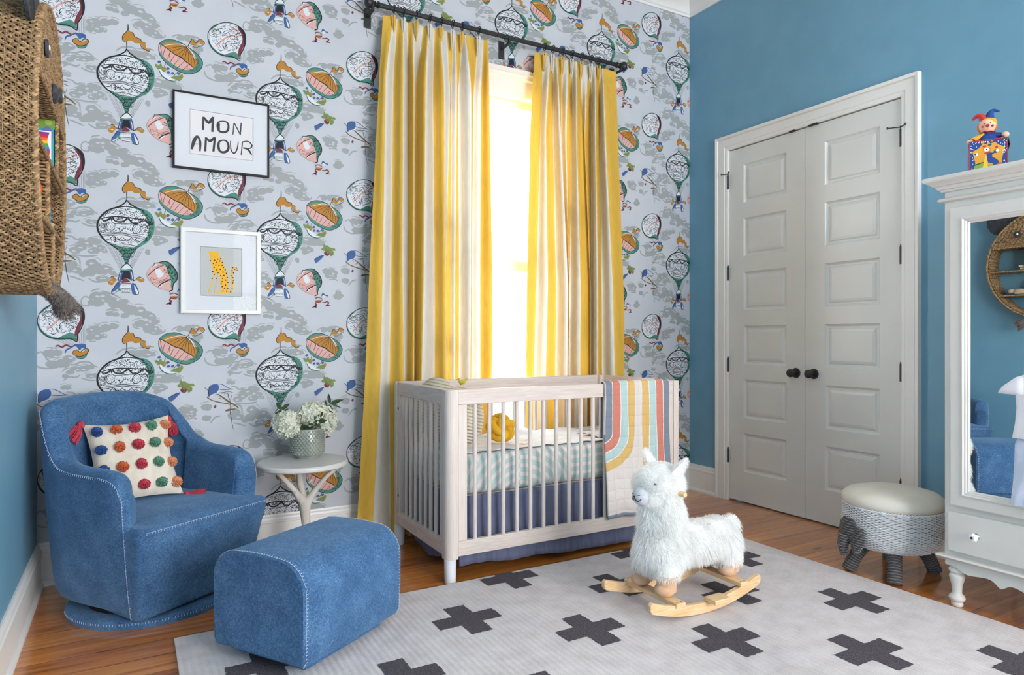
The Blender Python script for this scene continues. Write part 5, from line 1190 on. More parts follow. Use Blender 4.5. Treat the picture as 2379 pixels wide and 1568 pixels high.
# ------------------------------------------------------------------ rocking llama (faces -x)
ll = thing('rocking_llama', 'white fluffy llama on pale wooden rockers on the rug', 'rocking toy', (2.05, 2.145, .012))
furm = mat('white_long_fur', 'f8f8f6', .8, 'ffffff', 18, trans=.5, spec=.1); skin_f = mat('white_fur_base', 'f0f0ee', .95, 'f5f5f3', 40); suede = mat('tan_suede', 'c69d7b', .85, 'd3ae8e', 40, bump=(300, .3, .001)); snout_m = mat('grey_short_plush', 'bfc2c8', .95, 'c8cbd0', 50, bump=(500, .4, .001))
YC = 2.145
E_ = [((2.125, YC, .252), (.205, .095, .090)), ((1.930, YC, .250), (.108, .105, .135)), ((2.245, YC, .245), (.095, .100, .098)), ((1.930, YC, .385), (.092, .086, .125)), ((1.918, YC, .520), (.104, .094, .086)), ((1.880, YC, .480), (.074, .070, .060)),
      ((1.900, YC-.068, .175), (.050, .046, .080)), ((1.900, YC+.068, .175), (.050, .046, .080)), ((2.262, YC-.064, .190), (.054, .047, .075)), ((2.262, YC+.064, .190), (.054, .047, .075)), ((2.335, YC, .305), (.028, .026, .030))]
b = MB()
for c, r in E_: b.ell(c, (r[0]*.94, r[1]*.94, r[2]*.94), 22, 14)
b.build('llama_body', skin_f, ll, remesh=.009)
b = MB(); b.ell((1.834, YC, .480), (.046, .043, .043), 24, 16, rot=Matrix.Rotation(.25, 3, 'Y')); sn = b.build('snout', snout_m, ll)
b = MB()
blk = mat('black_embroidery', '14151a', .6)
def on_snout(a, e, r=1.03): return (1.834-.046*math.cos(e)*math.cos(a)*r, YC+.043*math.cos(e)*math.sin(a)*r, .480+.043*math.sin(e)*r)
b.tube([on_snout(a, -.10-.28*math.sin(abs(a)*math.pi/.75), 1.03) for a in np.linspace(-.75, .75, 24)], .0014, 6); b.tube([on_snout(a, .22) for a in np.linspace(-.62, -.28, 6)], .0012, 6); b.tube([on_snout(a, .22) for a in np.linspace(.28, .62, 6)], .0012, 6); b.ell(on_snout(0, .02), (.004, .005, .004), 10, 6); b.build('mouth_stitching', blk, sn)
b = MB(); b.ell((1.848, YC-.058, .535), (.006, .006, .007), 12, 8); b.ell((1.848, YC+.058, .535), (.006, .006, .007), 12, 8); b.build('eye', mat('black_bead', '0c0c10', .15), ll)
EARS = [((1.950, YC-.060, .568), (1.962, YC-.106, .628)), ((1.945, YC+.060, .570), (1.935, YC+.098, .640))]
for p, q in EARS: b = MB(); b.tube([p, ((p[0]+q[0])/2, (p[1]+q[1])/2, (p[2]+q[2])/2), q], [.032, .028, .006], 10, flat=.5); b.build('ear', skin_f, ll)
def hair(b, p, d, L, w, droop):
    sd = d.cross(Vector([random.uniform(-1, 1) for _ in range(3)])).normalized(); q1 = p+d*L*.45+Vector((0, 0, -droop*L*.18)); q2 = p+d*L*.85+Vector((0, 0, -droop*L*.75)); q2 = q2+sd*w*random.uniform(-2, 2)
    o = len(b.v); b.v += [tuple(p-sd*w*.5), tuple(p+sd*w*.5), tuple(q1-sd*w*.42), tuple(q1+sd*w*.42), tuple(q2)]; b.f += [(o, o+1, o+3, o+2), (o+2, o+3, o+4)]; b.m += [0, 0]
b = MB()
def inside(p, skip, f=.93):
    for n_, (c, r) in enumerate(E_):
        if n_ != skip and sum(((p[i]-c[i])/(r[i]*f))**2 for i in range(3)) < 1: return True
    return False
for n_, (c, r) in enumerate(E_):
    area = 4*math.pi*((r[0]*r[1])**1.6+(r[0]*r[2])**1.6+(r[1]*r[2])**1.6)**(1/1.6)/3**(1/1.6); cnt = int(area*105000); wavey = random.random()
    for q in range(cnt):
        d = Vector(RNG.normal(size=3)).normalized(); p = Vector((c[0]+d.x*r[0]*.95, c[1]+d.y*r[1]*.95, c[2]+d.z*r[2]*.95))
        if inside(p, n_): continue
        nr = Vector((d.x/r[0], d.y/r[1], d.z/r[2])).normalized()
        if p.x < 1.845 and .445 < p.z < .512 and abs(p.y-YC) < .040: continue
        if p.z < .155: continue
        fl = Vector((.35*math.sin(p.x*37+p.z*21)+.25*math.sin(p.y*60), .3*math.sin(p.z*33+p.x*25), .35*math.sin(p.x*45+p.y*30)))
        back = Vector((.35, 0, -.35)); head = n_ in (4, 5)
        dd = (nr*.75+(back if not head else Vector((.25, 0, .1)))+fl*.9+Vector(RNG.normal(size=3))*.22).normalized(); L = (.042 if not head else .030)*random.uniform(.6, 1.15)
        if n_ == 5: L *= .6
        if p.z < .22: L *= .5
        hair(b, p, dd, L, .0020, .9 if not head else .5)
for p, q in EARS:
    p, q = Vector(p), Vector(q)
    for s in range(1100):
        t_ = random.uniform(-.25, 1); a = random.uniform(0, 6.28); pos = p.lerp(q, t_)+Vector((math.cos(a), math.sin(a)*.35, math.sin(a)*.5))*.030*(1-max(0, t_)*.85); hair(b, pos, ((q-p).normalized()*.9+Vector((math.cos(a), 0, math.sin(a)))*.5+Vector(RNG.normal(size=3))*.2).normalized(), .026, .0018, .2)
b.build('fur', furm, ll, smooth=True, ang=3.2)
for x, y in ((1.888, YC-.072), (1.888, YC+.072), (2.258, YC-.064), (2.258, YC+.064)):
    z0 = .082 if x < 2 else .101; b = MB(); b.ell((x-.004, y, z0+.026), (.046, .040, .030), 18, 12); b.tube([(x+.006, y, z0+.02), (x+.008, y, .165)], [.040, .043], 18); b.v = [(p[0], p[1], max(p[2], z0)) for p in b.v]; b.build('hoof', suede, ll)
b = MB(); b.lathe([(0, -.128), (.009, -.128), (.0115, -.124), (.0115, .124), (.009, .128), (0, .128)], (1.945, YC, .495), 16, axis='y'); b.build('handle', pine_y, ll)
RC = .82
def rocker(y):
    b = MB(); P = []
    zb = lambda x: .0125+((x-2.03)**2)/(2*RC)
    xs = np.linspace(1.748, 2.342, 30); lo = [(x, zb(x)) for x in xs]; hi = [(x, zb(x)+.043) for x in xs]
    tip = [(2.352, zb(2.342)+.012), (2.352, zb(2.342)+.034)]; tip2 = [(1.738, zb(1.748)+.034), (1.738, zb(1.748)+.012)]
    b.prism(lo+tip+hi[::-1]+tip2, lambda p, q, d: (p, d, q), y-.011, y+.011); b.build('rocker', pine, ll, ang=.5, bevel=.003)
rocker(2.000); rocker(2.290)
for x, z in ((1.888, .0630), (2.245, .0835)):
    b = MB(); b.box(x-.024, x+.024, 1.982, 2.308, z, z+.019)
    b.build('crossbar', pine_y, ll, bevel=.002)
    for y in (1.994, 2.296):
        b = MB(); 
        for dx in (-.011, .011): b.lathe([(0, 0), (.0028, 0), (.0028, .0004), (0, .0004)], (x+dx, y, z+.0190), 8)
        b.build('screw_holes', mat('dark_hole', '3a2a1c', .8), ll)
for y0, y1 in ((1.938, 2.000), (2.290, 2.352)):
    b = MB(); b.box(2.03, 2.118, y0, y1, .0585, .0770); b.build('foot_rest', pine, ll, bevel=.003)
# ------------------------------------------------------------------ wicker elephant stool
SX, SY = 3.200, 1.925
el = thing('elephant_stool', 'white wicker stool with grey elephant head and round cream cushion', 'stool', (SX, SY, 0))
cus = mat('cream_leather', 'd2ccc0', .5, 'd9d4c8', 8, bump=(20, .1, .002)); wick = mat('white_wicker', 'd2d2d6', .6, 'dededf', 60); wgap = mat('wicker_shadow_core', '57565a', .9); gw = mat('grey_wicker', '38363b', .6, '5b585c', 90, (1, 1, 3)); gw2 = mat('pale_grey_wicker', '777271', .6)
b = MB(); b.lathe([(0, .322), (.19, .322), (.214, .328), (.222, .345), (.218, .368), (.195, .388), (.14, .402), (.07, .408), (0, .409)], (SX, SY, 0), 64); b.build('seat_cushion', cus, el, ang=3)
def brad(z): return float(np.interp(z, [.125, .135, .155, .19, .25, .32], [.150, .175, .198, .212, .217, .214]))
b = MB(); b.lathe([(0, .125)]+[(brad(z)-.006, z) for z in np.linspace(.127, .32, 12)]+[(0, .32)], (SX, SY, 0), 64); b.build('basket_core', wgap, el)
b = MB(); NS = 42
for r in range(34):
    z = .129+r*.0057
    P = [(SX+(brad(z)+.0035*math.cos(NS*a+math.pi*(r % 2)))*math.cos(a), SY+(brad(z)+.0035*math.cos(NS*a+math.pi*(r % 2)))*math.sin(a), z) for a in np.linspace(0, 2*math.pi, NS*6, endpoint=False)]
    b.tube(P, .0027, 5, wrap=True)
for z in (.323,): 
    for ph in (0, math.pi): b.tube([(SX+(brad(z)+.003*math.cos(50*a+ph))*math.cos(a), SY+(brad(z)+.003*math.cos(50*a+ph))*math.sin(a), z+.003*math.sin(50*a+ph)) for a in np.linspace(0, 2*math.pi, 400, endpoint=False)], .003, 5, wrap=True)
b.build('wicker_body', wick, el)
def wrapped(P, R, par, name, mats, turns=.0058):
    b = MB(); Pc = cr(P, False, 8); A = np.array(Pc); seg = np.linalg.norm(A[1:]-A[:-1], axis=1); cum = np.r_[0, np.cumsum(seg)]; L = cum[-1]; rr = np.interp(np.linspace(0, 1, len(A)), np.linspace(0, 1, len(R)), R)
    b.tube(Pc, [x*.93 for x in rr], 16, mi=1); n = int(L/turns); u0 = Vector((1, 0, 0))
    for i in range(n):
        s = L*(i+.5)/n; p = Vector([np.interp(s, cum, A[:, q]) for q in range(3)]); p2 = Vector([np.interp(min(s+.004, L), cum, A[:, q]) for q in range(3)]); p1 = Vector([np.interp(max(s-.004, 0), cum, A[:, q]) for q in range(3)]); t_ = (p2-p1).normalized(); r = float(np.interp(s, cum, rr)); e1 = t_.cross(Vector((.3, .9, .1))).normalized(); e2 = t_.cross(e1)
        b.tube([p+(e1*math.cos(a)+e2*math.sin(a))*(r+.0016*math.cos(9*a+math.pi*(i % 2))) for a in np.linspace(0, 2*math.pi, 54, endpoint=False)], .0026, 5, wrap=True, mi=0 if i % 2 else 2)
    return b.build(name, mats, par)
GM = [gw, wgap, gw2]
for ax, ay in ((-.168, -.112), (-.163, .118), (.168, -.108), (.165, .115)): wrapped([(SX+ax*.62, SY+ay*.62, .135), (SX+ax*.85, SY+ay*.85, .07), (SX+ax*1.0, SY+ay*1.0, .003)], [.032, .029, .030], el, 'leg', GM)
hx, hy = SX-.188, SY+.088      # head on the left of the body
hd = Vector((-.90, .43, 0)).normalized(); sd = Vector((.43, .90, 0)).normalized()
HB = Vector((hx, hy, .205))
def pad(c, e1, e2, nrm, f, name, n=26):
    """a woven pad: rows of wrapped strands over a domed outline f(v)=half width"""
    b = MB(); H = f[0]
    b.grid(15, 20, lambda s, t_: c+e1*((s*2-1)*f[1](t_)*.96)+e2*(H*(.5-t_))+nrm*(f[2](s, t_)-.002), mi=1)
    for i in range(n):
        t_ = (i+.5)/n
        b.tube([c+e1*((s*2-1)*f[1](t_))+e2*(H*(.5-t_))+nrm*(f[2](s, t_)+.0016*math.cos(s*40+math.pi*(i % 2))) for s in np.linspace(0, 1, 34)], .0028, 5, mi=0 if i % 2 else 2)
    return b.build(name, GM, el)
pad(HB+hd*.012, sd, Vector((0, 0, 1)), hd, (.125, lambda t_: .052*(1-abs(2*t_-1)**3)**.5+.012, lambda s, t_: .028*math.sin(math.pi*s)*math.sin(math.pi*t_)**.5), 'head', 22)
wrapped([HB+hd*.030+Vector((0, 0, -.02)), HB+hd*.040+Vector((0, 0, -.075)), HB+hd*.030+Vector((0, 0, -.115))], [.026, .020, .016], el, 'trunk', GM)
for sg, off in ((1, .062), (-1, .072)):
    e1 = (sd*sg*.75+hd*.25*(-1)).normalized(); e2 = Vector((0, 0, 1))+hd*(-.15); nr = e1.cross(e2).normalized(); nr = nr if nr.dot(hd) > 0 else -nr
    pad(HB+sd*sg*off+hd*.012+Vector((0, 0, -.028)), e1, e2.normalized(), nr, (.125, lambda t_: .038*(math.sin(math.pi*(.1+.85*t_)))**.6, lambda s, t_: .010*math.sin(math.pi*s)), 'ear', 22)
# ------------------------------------------------------------------ wardrobe (front faces -x)
wd = thing('wardrobe', 'white wardrobe with mirror door, drawer and turned legs at the right', 'wardrobe', (3.30, 1.10, 0))
wp = mat('wardrobe_paint', 'cfcdc8', .35, 'd4d2cd', 4); WY0, WY1, FXW = .62, 1.580, 3.0
b = MB(); b.box(FXW, 3.60, WY0, WY1, .205, 1.752); b.build('carcass', wp, wd, bevel=.003)
def ring(prof, x0, x1, y0, y1): return [[(x0-d, y0-d, z), (x1, y0-d, z), (x1, y1+d, z), (x0-d, y1+d, z)] for d, z in prof]
b = MB(); b.loft(ring([(.0, 1.742), (.010, 1.744), (.012, 1.752), (.018, 1.753), (.024, 1.760), (.026, 1.766), (.033, 1.768), (.042, 1.778), (.050, 1.782), (.056, 1.785), (.060, 1.790), (.060, 1.800), (.056, 1.805), (.0, 1.806)], FXW, 3.612, WY0, WY1)); b.build('cornice', wp, wd, ang=.4)
b = MB(); b.loft(ring([(.0, 1.700), (.012, 1.701), (.018, 1.705), (.020, 1.709), (.018, 1.713), (.012, 1.717), (.0, 1.718)], FXW, 3.60, WY0, WY1)); b.build('waist_moulding', wp, wd, ang=.8)
b = MB(); b.loft(ring([(.0, .198), (.014, .199), (.022, .204), (.024, .209), (.020, .215), (.0, .218)], FXW, 3.60, WY0, WY1)); b.build('waist_moulding', wp, wd, ang=.8)
fw = lambda y, z, h: (FXW-h, y, z)
DYa, DYb, DZa, DZb = .655, 1.548, .432, 1.668; MYa, MYb, MZa, MZb = .725, 1.478, .500, 1.600
b = MB(); b.frame([(0, 0), (0, .020), (-.004, .022), (MYb-DYb+.022, .022), (MYb-DYb+.022, 0)], DYa, DYb, DZa, DZb, fw)
mdoor = b.build('mirror_door', wp, wd, smooth=False)
b = MB(); b.frame([(.024, .010), (.024, .026), (.019, .028), (.015, .021), (.010, .021), (.008, .013), (.004, .013), (0, .006), (0, .002), (.024, .002)], MYa, MYb, MZa, MZb, fw); b.build('mirror_moulding', wp, mdoor, ang=.3)
b = MB(); b.box(FXW-.004, FXW-.001, MYa-.005, MYb+.005, MZa-.005, MZb+.005); b.v = [(p[0]+(p[1]-MYb)*.010, p[1], p[2]) for p in b.v]; b.build('mirror', mirror_m, mdoor, smooth=False)
b = MB(); b.box(FXW-.016, FXW, .640, 1.562, .236, .402); dr = b.build('drawer', wp, wd, bevel=.006, seg=2)
chrome = mat('chrome', 'c8c8cc', .08, metal=1); crys = mat('crystal', 'e8eaee', .03, spec=1, coat=1)
for y in (1.449, .75):
    b = MB(); b.lathe([(0, 0), (.014, 0), (.013, .004), (.006, .006), (.005, .016), (0, .016)], (0, 0, 0), 16, axis='x'); b.v = [(FXW-.016-p[0], y+p[1], .322+p[2]) for p in b.v]; kn = b.build('knob', chrome, dr)
    b = MB(); b.lathe([(0, .013), (.008, .013), (.0175, .022), (.0175, .028), (.011, .036), (0, .037)], (0, 0, 0), 8, axis='x'); b.v = [(FXW-.016-p[0], y+p[1], .322+p[2]) for p in b.v]; b.build('crystal_head', crys, kn, smooth=False)
    b = MB(); b.lathe([(0, .0365), (.005, .0365), (.005, .039), (0, .04)], (0, 0, 0), 12, axis='x'); b.v = [(FXW-.016-p[0], y+p[1], .322+p[2]) for p in b.v]; b.build('screw_cap', black_iron, kn)
# apron with scalloped edge
ap = [(1.575, .172), (1.548, .172), (1.52, .160), (1.50, .152), (1.482, .150), (1.44, .156), (1.418, .158), (1.395, .152), (1.37, .132), (1.352, .142), (1.335, .152), (1.31, .150), (1.284, .142), (1.24, .128), (1.18, .120), (1.10, .118)]
low = cr(ap, False, 4); full = low+[(2.2-y, z) for y, z in low[::-1][1:]]
b = MB(); n = len(full)
for i in range(n-1):
    (ya, za), (yb_, zb) = full[i], full[i+1]
    for xx in (FXW+.001, FXW+.020): b.add([(xx, ya, za), (xx, yb_, zb), (xx, yb_, .205), (xx, ya, .205)], [(0, 1, 2, 3)])
    b.add([(FXW+.001, ya, za), (FXW+.020, ya, za), (FXW+.020, yb_, zb), (FXW+.001, yb_, zb)], [(0, 1, 2, 3)])
b.build('apron', wp, wd, smooth=False)
b = MB(); b.box(3.02, 3.598, 1.556, 1.576, .165, .205); b.box(3.02, 3.598, .624, .644, .165, .205); b.build('side_apron', wp, wd)
LP = [(0, 0), (.020, 0), (.0225, .004), (.0225, .014), (.019, .017), (.026, .022), (.031, .032), (.028, .043), (.020, .050), (.018, .058), (.020, .085), (.026, .108), (.029, .122), (.027, .134), (.022, .138), (.022, .141), (.029, .144), (.031, .152), (.028, .160), (.024, .163), (.026, .175), (.0, .176)]
for x, y in ((3.034, 1.548), (3.034, .652), (3.56, 1.548), (3.56, .652)): b = MB(); b.lathe(LP, (x, y, 0), 32); b.build('leg', wp, wd, ang=.9)
for x, y in ((3.030, 1.552), (3.030, .648), (3.565, 1.552), (3.565, .648)): b = MB(); b.box(x-.030, x+.030, y-.028, y+.028, .172, .206); b.build('leg_block', wp, wd, bevel=.004)
# ------------------------------------------------------------------ baby clothes hung on the wardrobe door
knit = mat('white_jersey', 'd8d8e0', .9, 'e0e0e6', 10, bump=(260, .2, .001)); pale = mat('pale_blue_cotton', 'b9c4dc', .9, 'c6cfe2', 12, bump=(200, .2, .001))
CYm = 1.165; CXm = 2.952
def garment(outline, thk, x, amp, n=40):
    """left half outline (dy, z) mirrored; a soft front and back"""
    b = MB(); zs = [p[1] for p in outline][::-1]; ws = [p[0] for p in outline][::-1]
    def f(s, t_, sd):
        z = outline[0][1]+(outline[-1][1]-outline[0][1])*t_; w = float(np.interp(z, zs, ws)); d = (s*2-1); e = thk*(1-abs(d)**2.5)**.5
        return (x-sd*e-amp*(math.sin(d*9+z*6)*.5+math.sin(d*17-z*4)*.3)*(1-abs(d)**4), CYm+w*d, z+(.012*d*d if t_ == 0 else 0))
    b.grid(n, 30, lambda s, t_: f(s, t_, 1)); b.grid(n, 30, lambda s, t_: f(s, t_, -1)); return b
t = thing('baby_shirt', 'white short sleeved baby shirt hanging in front of the wardrobe mirror', 'shirt', (CXm, CYm, .74))
b = garment([(.070, 1.003), (.112, .985), (.135, .955), (.131, .90), (.128, .86), (.133, .80), (.143, .745)], .014, CXm, .004); b.build('shirt_body', knit, t, ang=3.2)
for sg in (1, -1):
    b = MB(); R = []
    for s, (dy, z, hh) in enumerate(((.100, .944, .045), (.130, .944, .034), (.158, .933, .022), (.178, .930, .018))): R.append([(CXm+.013*math.sin(a)*1.0, CYm+sg*(dy+.012*math.cos(a)*(1 if s == 3 else 0)*-1), z+hh*math.cos(a)) for a in np.linspace(0, 2*math.pi, 16, endpoint=False)])
    b.loft(R, True, True); b.build('sleeve', knit, t, ang=3.2)
b = MB(); b.tube([(CXm-.012, CYm+.070*math.cos(a), 1.003-.035*math.sin(a)) for a in np.linspace(0, math.pi, 20)], .004, 6); b.build('collar', knit, t)
t2 = thing('baby_trousers', 'pale blue baby trousers hanging below the white shirt', 'trousers', (CXm, CYm, .48))
b = garment([(.125, .752), (.137, .72), (.139, .65)], .010, CXm+.008, .003); b.build('waist', pale, t2, ang=3.2)
for sg in (1, -1):
    b = MB()
    def fl_(s, q, sd): 
        z = .655+(.487-.655)*q; d = s*2-1; c = sg*(.071+.006*q); w = .068+.006*q; e = .012*(1-abs(d)**2.5)**.5; return (CXm+.008-sd*e-.003*math.sin(d*6+z*30), CYm+c+w*d, z-.003*d*sg)
    b.grid(16, 14, lambda s, q: fl_(s, q, 1)); b.grid(16, 14, lambda s, q: fl_(s, q, -1)); b.build('trouser_leg', pale, t2, ang=3.2)
hg = thing('clothes_hanger', 'small wooden hanger holding the baby shirt on the wardrobe', 'hanger', (CXm, CYm, .99))
b = MB(); b.tube(cr([(CXm, CYm-.105, .968), (CXm, CYm-.05, .995), (CXm, CYm, 1.010), (CXm, CYm+.05, .995), (CXm, CYm+.105, .968)], False, 5), .006, 8); b.build('hanger_bar', pine, hg)
b = MB(); b.tube([(CXm, CYm, 1.01), (CXm, CYm, 1.69), (FXW-.015, CYm, 1.722)], .0014, 6); b.build('hanging_cord', thread, hg)
# ------------------------------------------------------------------ jack in the box on the wardrobe
JX, JY, JZ, JA = 3.130, 1.478, 1.8065, math.radians(28)
jk = thing('jack_in_the_box', 'toy box with a jester puppet popping out on top of the wardrobe', 'toy', (JX, JY, JZ), -0.0)
INV[jk.name] = Matrix.Identity(4); jk.rotation_euler = (0, 0, JA)
# local: front faces -x, width along y
tin_b = mat('toy_blue', '15367f', .3, coat=.5); tin_y = mat('toy_yellow', 'd9980f', .35, coat=.5); tin_g = mat('toy_green', '7fa01c', .35, coat=.5); tin_r = mat('toy_red', 'b5202a', .4, coat=.3); tin_w = mat('toy_white', 'e6e2dc', .4); tin_k = mat('toy_black', '1a1a22', .4); tin_o = mat('toy_orange', 'd0641c', .4)
h = .064; T8 = [tin_b, tin_y, tin_g, tin_r, tin_w, tin_k, tin_o, mat('toy_pale_yellow', 'ecc23a', .35)]
b = MB(); b.box(-h, h, -h, h, 0, .137, 0); bx_ = b.build('tin_box', T8, jk, local=True, smooth=False)
def decal(P, lay, mi, b):
    P2 = [((p[0]-.5)*2*h, p[1]*.137) for p in P]
    for q in tessellate_polygon([[Vector((p[0], p[1], 0)) for p in P2]]): b.add([(-h-.0004-lay*.0001, -P2[i][0], P2[i][1]) for i in q], [(0, 1, 2)], mi)
    for q in tessellate_polygon([[Vector((p[0], p[1], 0)) for p in P2]]): b.add([(P2[i][0], -h-.0004-lay*.0001, P2[i][1]) for i in q], [(0, 1, 2)], mi)
def disc(x, y, r, ry=None): return [(x+r*math.cos(a), y+(ry or r)*math.sin(a)) for a in np.linspace(0, 2*math.pi, 16, endpoint=False)]
b = MB()
decal([(.06, 0), (.13, .0), (.16, .35), (.08, .70), (.25, .78), (.35, .90), (.46, .88), (.5, .97), (.56, .88), (.68, .92), (.78, .82), (.94, .74), (.86, .4), (.84, 0)], 1, 1, b)
decal(cr([(.10, .0), (.14, .28), (.3, .33), (.5, .22), (.7, .28), (.84, .12), (.84, 0)], False, 3), 2, 2, b)
decal([(.12, .29), (.37, .36), (.37, .33), (.12, .26)], 3, 5, b)
decal(cr([(.38, .04), (.34, .14), (.38, .28), (.40, .45), (.46, .58), (.50, .4), (.48, .25), (.52, .1), (.44, .02)], True, 3), 4, 7, b)
decal(cr([(.46, .60), (.56, .62), (.70, .58), (.76, .64), (.74, .70), (.66, .67), (.60, .50), (.70, .42), (.78, .32), (.76, .24), (.66, .22), (.60, .30), (.50, .32), (.47, .45)], True, 3), 5, 0, b)
decal([(.66, .22), (.82, .30), (.86, .26), (.82, .14), (.68, .14)], 6, 6, b); decal(disc(.46, .72, .075, .06), 7, 4, b); decal(disc(.46, .72, .02), 8, 5, b)
decal([(.40, .63), (.55, .66), (.56, .61), (.40, .59)], 6, 3, b); decal(disc(.18, .60, .055, .05), 6, 4, b); decal(disc(.16, .61, .028), 7, 0, b); decal(disc(.72, .76, .035), 7, 3, b); decal(disc(.74, .66, .045, .04), 6, 4, b)
decal(disc(.40, .82, .055, .03), 6, 3, b); decal(disc(.54, .85, .05, .03), 6, 0, b); decal(disc(.385, .73, .03, .04), 6, 6, b); decal(disc(.535, .73, .03, .04), 6, 6, b); decal(disc(.37, .95, .04), 6, 1, b); decal(disc(.60, .95, .035), 6, 6, b)
for q in range(170):
    x, y = random.random(), random.random()
    if (x < .1 or x > .90 or y > .93 or (y > .84 and (x < .28 or x > .80))): decal(disc(x*.96+.02, y*.97+.01, .013), 2, 4, b)
b.build('painted_scene', T8, bx_, local=True, smooth=False)
b = MB()
for x, y in ((-h, -h), (-h, h), (h, -h), (h, h)): b.box(x-.0015, x+.0015, y-.0015, y+.0015, 0, .138)
for z in (.137,): b.frame([(0, 0), (.0015, 0), (.0015, .003), (0, .003)], -h, h, -h, h, lambda x, y, q: (x, y, z+q))
b.build('box_edges', tin_r, bx_, local=True, smooth=False)
b = MB(); b.box(-h, h, -h-.012, -h-.009, .110, .140); b.v = [(p[0], p[1]+(.14-p[2])*-.25+.009, p[2]) for p in b.v]; b.build('lid', tin_k, jk, local=True)
b = MB(); b.tube([(.02, -h, .055), (.02, -h-.018, .055), (.0, -h-.018, .032), (.0, -h-.034, .032)], .0016, 6); b.build('crank', chrome, jk, local=True)
pup = MB(); pup.lathe([(0, .128), (.050, .128), (.045, .145), (.032, .165), (.020, .180), (0, .182)], (0, 0, 0), 24); pp = pup.build('puppet_body', mat('felt_blue', '123a78', .9, '1a4688', 60), jk, local=True)
b = MB(); b.tube([(-.01, .012, .170), (-.02, .050, .155), (-.035, .060, .144)], [.014, .012, .010], 10); b.build('sleeve', tin_y, pp, local=True); b = MB(); b.tube([(-.01, -.015, .168), (-.015, -.045, .160)], [.014, .013], 10); b.build('sleeve', mat('felt_blue'), pp, local=True)
skin_t = mat('puppet_skin', 'e3b79a', .7)
b = MB(); b.ell((-.045, .063, .143), (.011, .012, .009), 10, 8); b.ell((-.025, -.060, .160), (.012, .014, .012), 10, 8); b.build('hand', skin_t, pp, local=True)
b = MB()
for c, r in (((0, 0, .182), .034), ((-.040, .058, .150), .016), ((-.018, -.050, .158), .018)):
    n = 14; V = [(c[0]+r*(1 if i % 2 else .7)*math.cos(2*math.pi*i/n), c[1]+r*(1 if i % 2 else .7)*math.sin(2*math.pi*i/n), c[2]+(-.003 if i % 2 else .003)) for i in range(n)]; b.add([c]+V, [(0, i+1, (i+1) % n+1) for i in range(n)])
b.build('ruffle', tin_r, pp, local=True, thick=.003)
b = MB(); b.ell((0, 0, .212), (.031, .031, .033), 20, 14); hd_ = b.build('puppet_head', skin_t, pp, local=True)
b = MB(); b.ell((.005, -.003, .222), (.031, .032, .028), 20, 12); b.build('puppet_hair', mat('felt_yellow', 'dd9a1c', .9), pp, local=True)
b = MB(); b.ell((.008, -.022, .210), (.018, .014, .020), 12, 8); b.ell((.008, .024, .210), (.016, .012, .020), 12, 8); b.build('puppet_hair', mat('felt_orange', 'd86e28', .9), pp, local=True)
b = MB(); b.tube(cr([(.0, .012, .238), (-.002, .024, .256), (0, .040, .256), (0, .050, .243)], False, 4), list(np.linspace(.016, .004, 13)), 14); b.build('hat_point', tin_r, pp, local=True); b = MB(); b.tube(cr([(.0, -.008, .238), (0, -.010, .260), (0, -.022, .272), (0, -.042, .266)], False, 4), list(np.linspace(.018, .003, 13)), 14); b.build('hat_point', mat('felt_blue'), pp, local=True)
b = MB(); b.ell((-.031, .0, .206), (.007, .007, .006), 10, 8); b.ell((-.026, -.017, .204), (.004, .005, .005), 8, 6); b.ell((-.026, .017, .204), (.004, .005, .005), 8, 6); b.tube([(-.027+.006*abs(s), s*.011, .196+.003*abs(s)) for s in np.linspace(-1, 1, 9)], .0012, 6); b.build('face', tin_r, pp, local=True)
b = MB(); b.ell((-.0275, -.009, .215), (.003, .003, .004), 8, 6); b.ell((-.0275, .009, .215), (.003, .003, .004), 8, 6); b.build('eye', tin_k, pp, local=True)
# ------------------------------------------------------------------ woven bear shelf on the left wall
BY, BZ, BR_, BXF = 2.580, 1.708, .444, -.219; BXB = XL+.004
bs = thing('bear_shelf', 'round woven seagrass bear face shelf hung on the blue left wall', 'shelf', (XL, BY, BZ))
sea = mat('seagrass', '5f4730', .8, '9a7d58', 55, (1, 1, 1), lohi=(.38, .62), detail=4); sea2 = mat('seagrass_light', '7a6042', .8, 'a98c66', 70, lohi=(.4, .6)); core = mat('seagrass_core', '33210f', .95); dark = mat('charcoal_woven', '25282e', .85, '3d424a', 80)
SG = [sea, core, sea2]
def wpt(a, rr, x): return (x, BY+rr*math.cos(a), BZ+rr*math.sin(a))
def weave_ring(sgn, name, a0=0, a1=2*math.pi, step=.0108):
    b = MB(); R0 = BR_-.010-(0 if sgn > 0 else .010); n = int(R0*(a1-a0)/step); nx = 40; D = BXF-BXB
    b.grid(160, 4, lambda s, t_: wpt(a0+(a1-a0)*s, R0-sgn*.001, BXB+D*t_), mi=1)
    for i in range(n):
        a = a0+(a1-a0)*(i+.5)/n; ph = math.pi*(i % 2)
        for k_, wv_ in ((-1, 0), (1, math.pi)):
            P = []
            for j in range(nx):
                t_ = j/(nx-1); w = math.sin(t_*math.pi*2*5.5+ph); P.append(wpt(a+(k_*.0022+.0020*math.cos(t_*math.pi*4*5.5+wv_))/R0, R0+sgn*(.0045+.0040*w*k_), BXB+D*t_))
            b.tube(P, .0032, 5, mi=0 if random.random() < .6 else 2)
    for q_ in (range(1, 6) if sgn > 0 else ()): b.tube([wpt(a, R0+.0078, BXB+D*q_/5.5) for a in np.linspace(a0, a1, 200)], .0013, 4, mi=2)
    return b.build(name, SG, bs, ang=3)
weave_ring(1, 'rim_outside'); weave_ring(-1, 'rim_inside', -math.pi*1.0, math.pi*1.0)
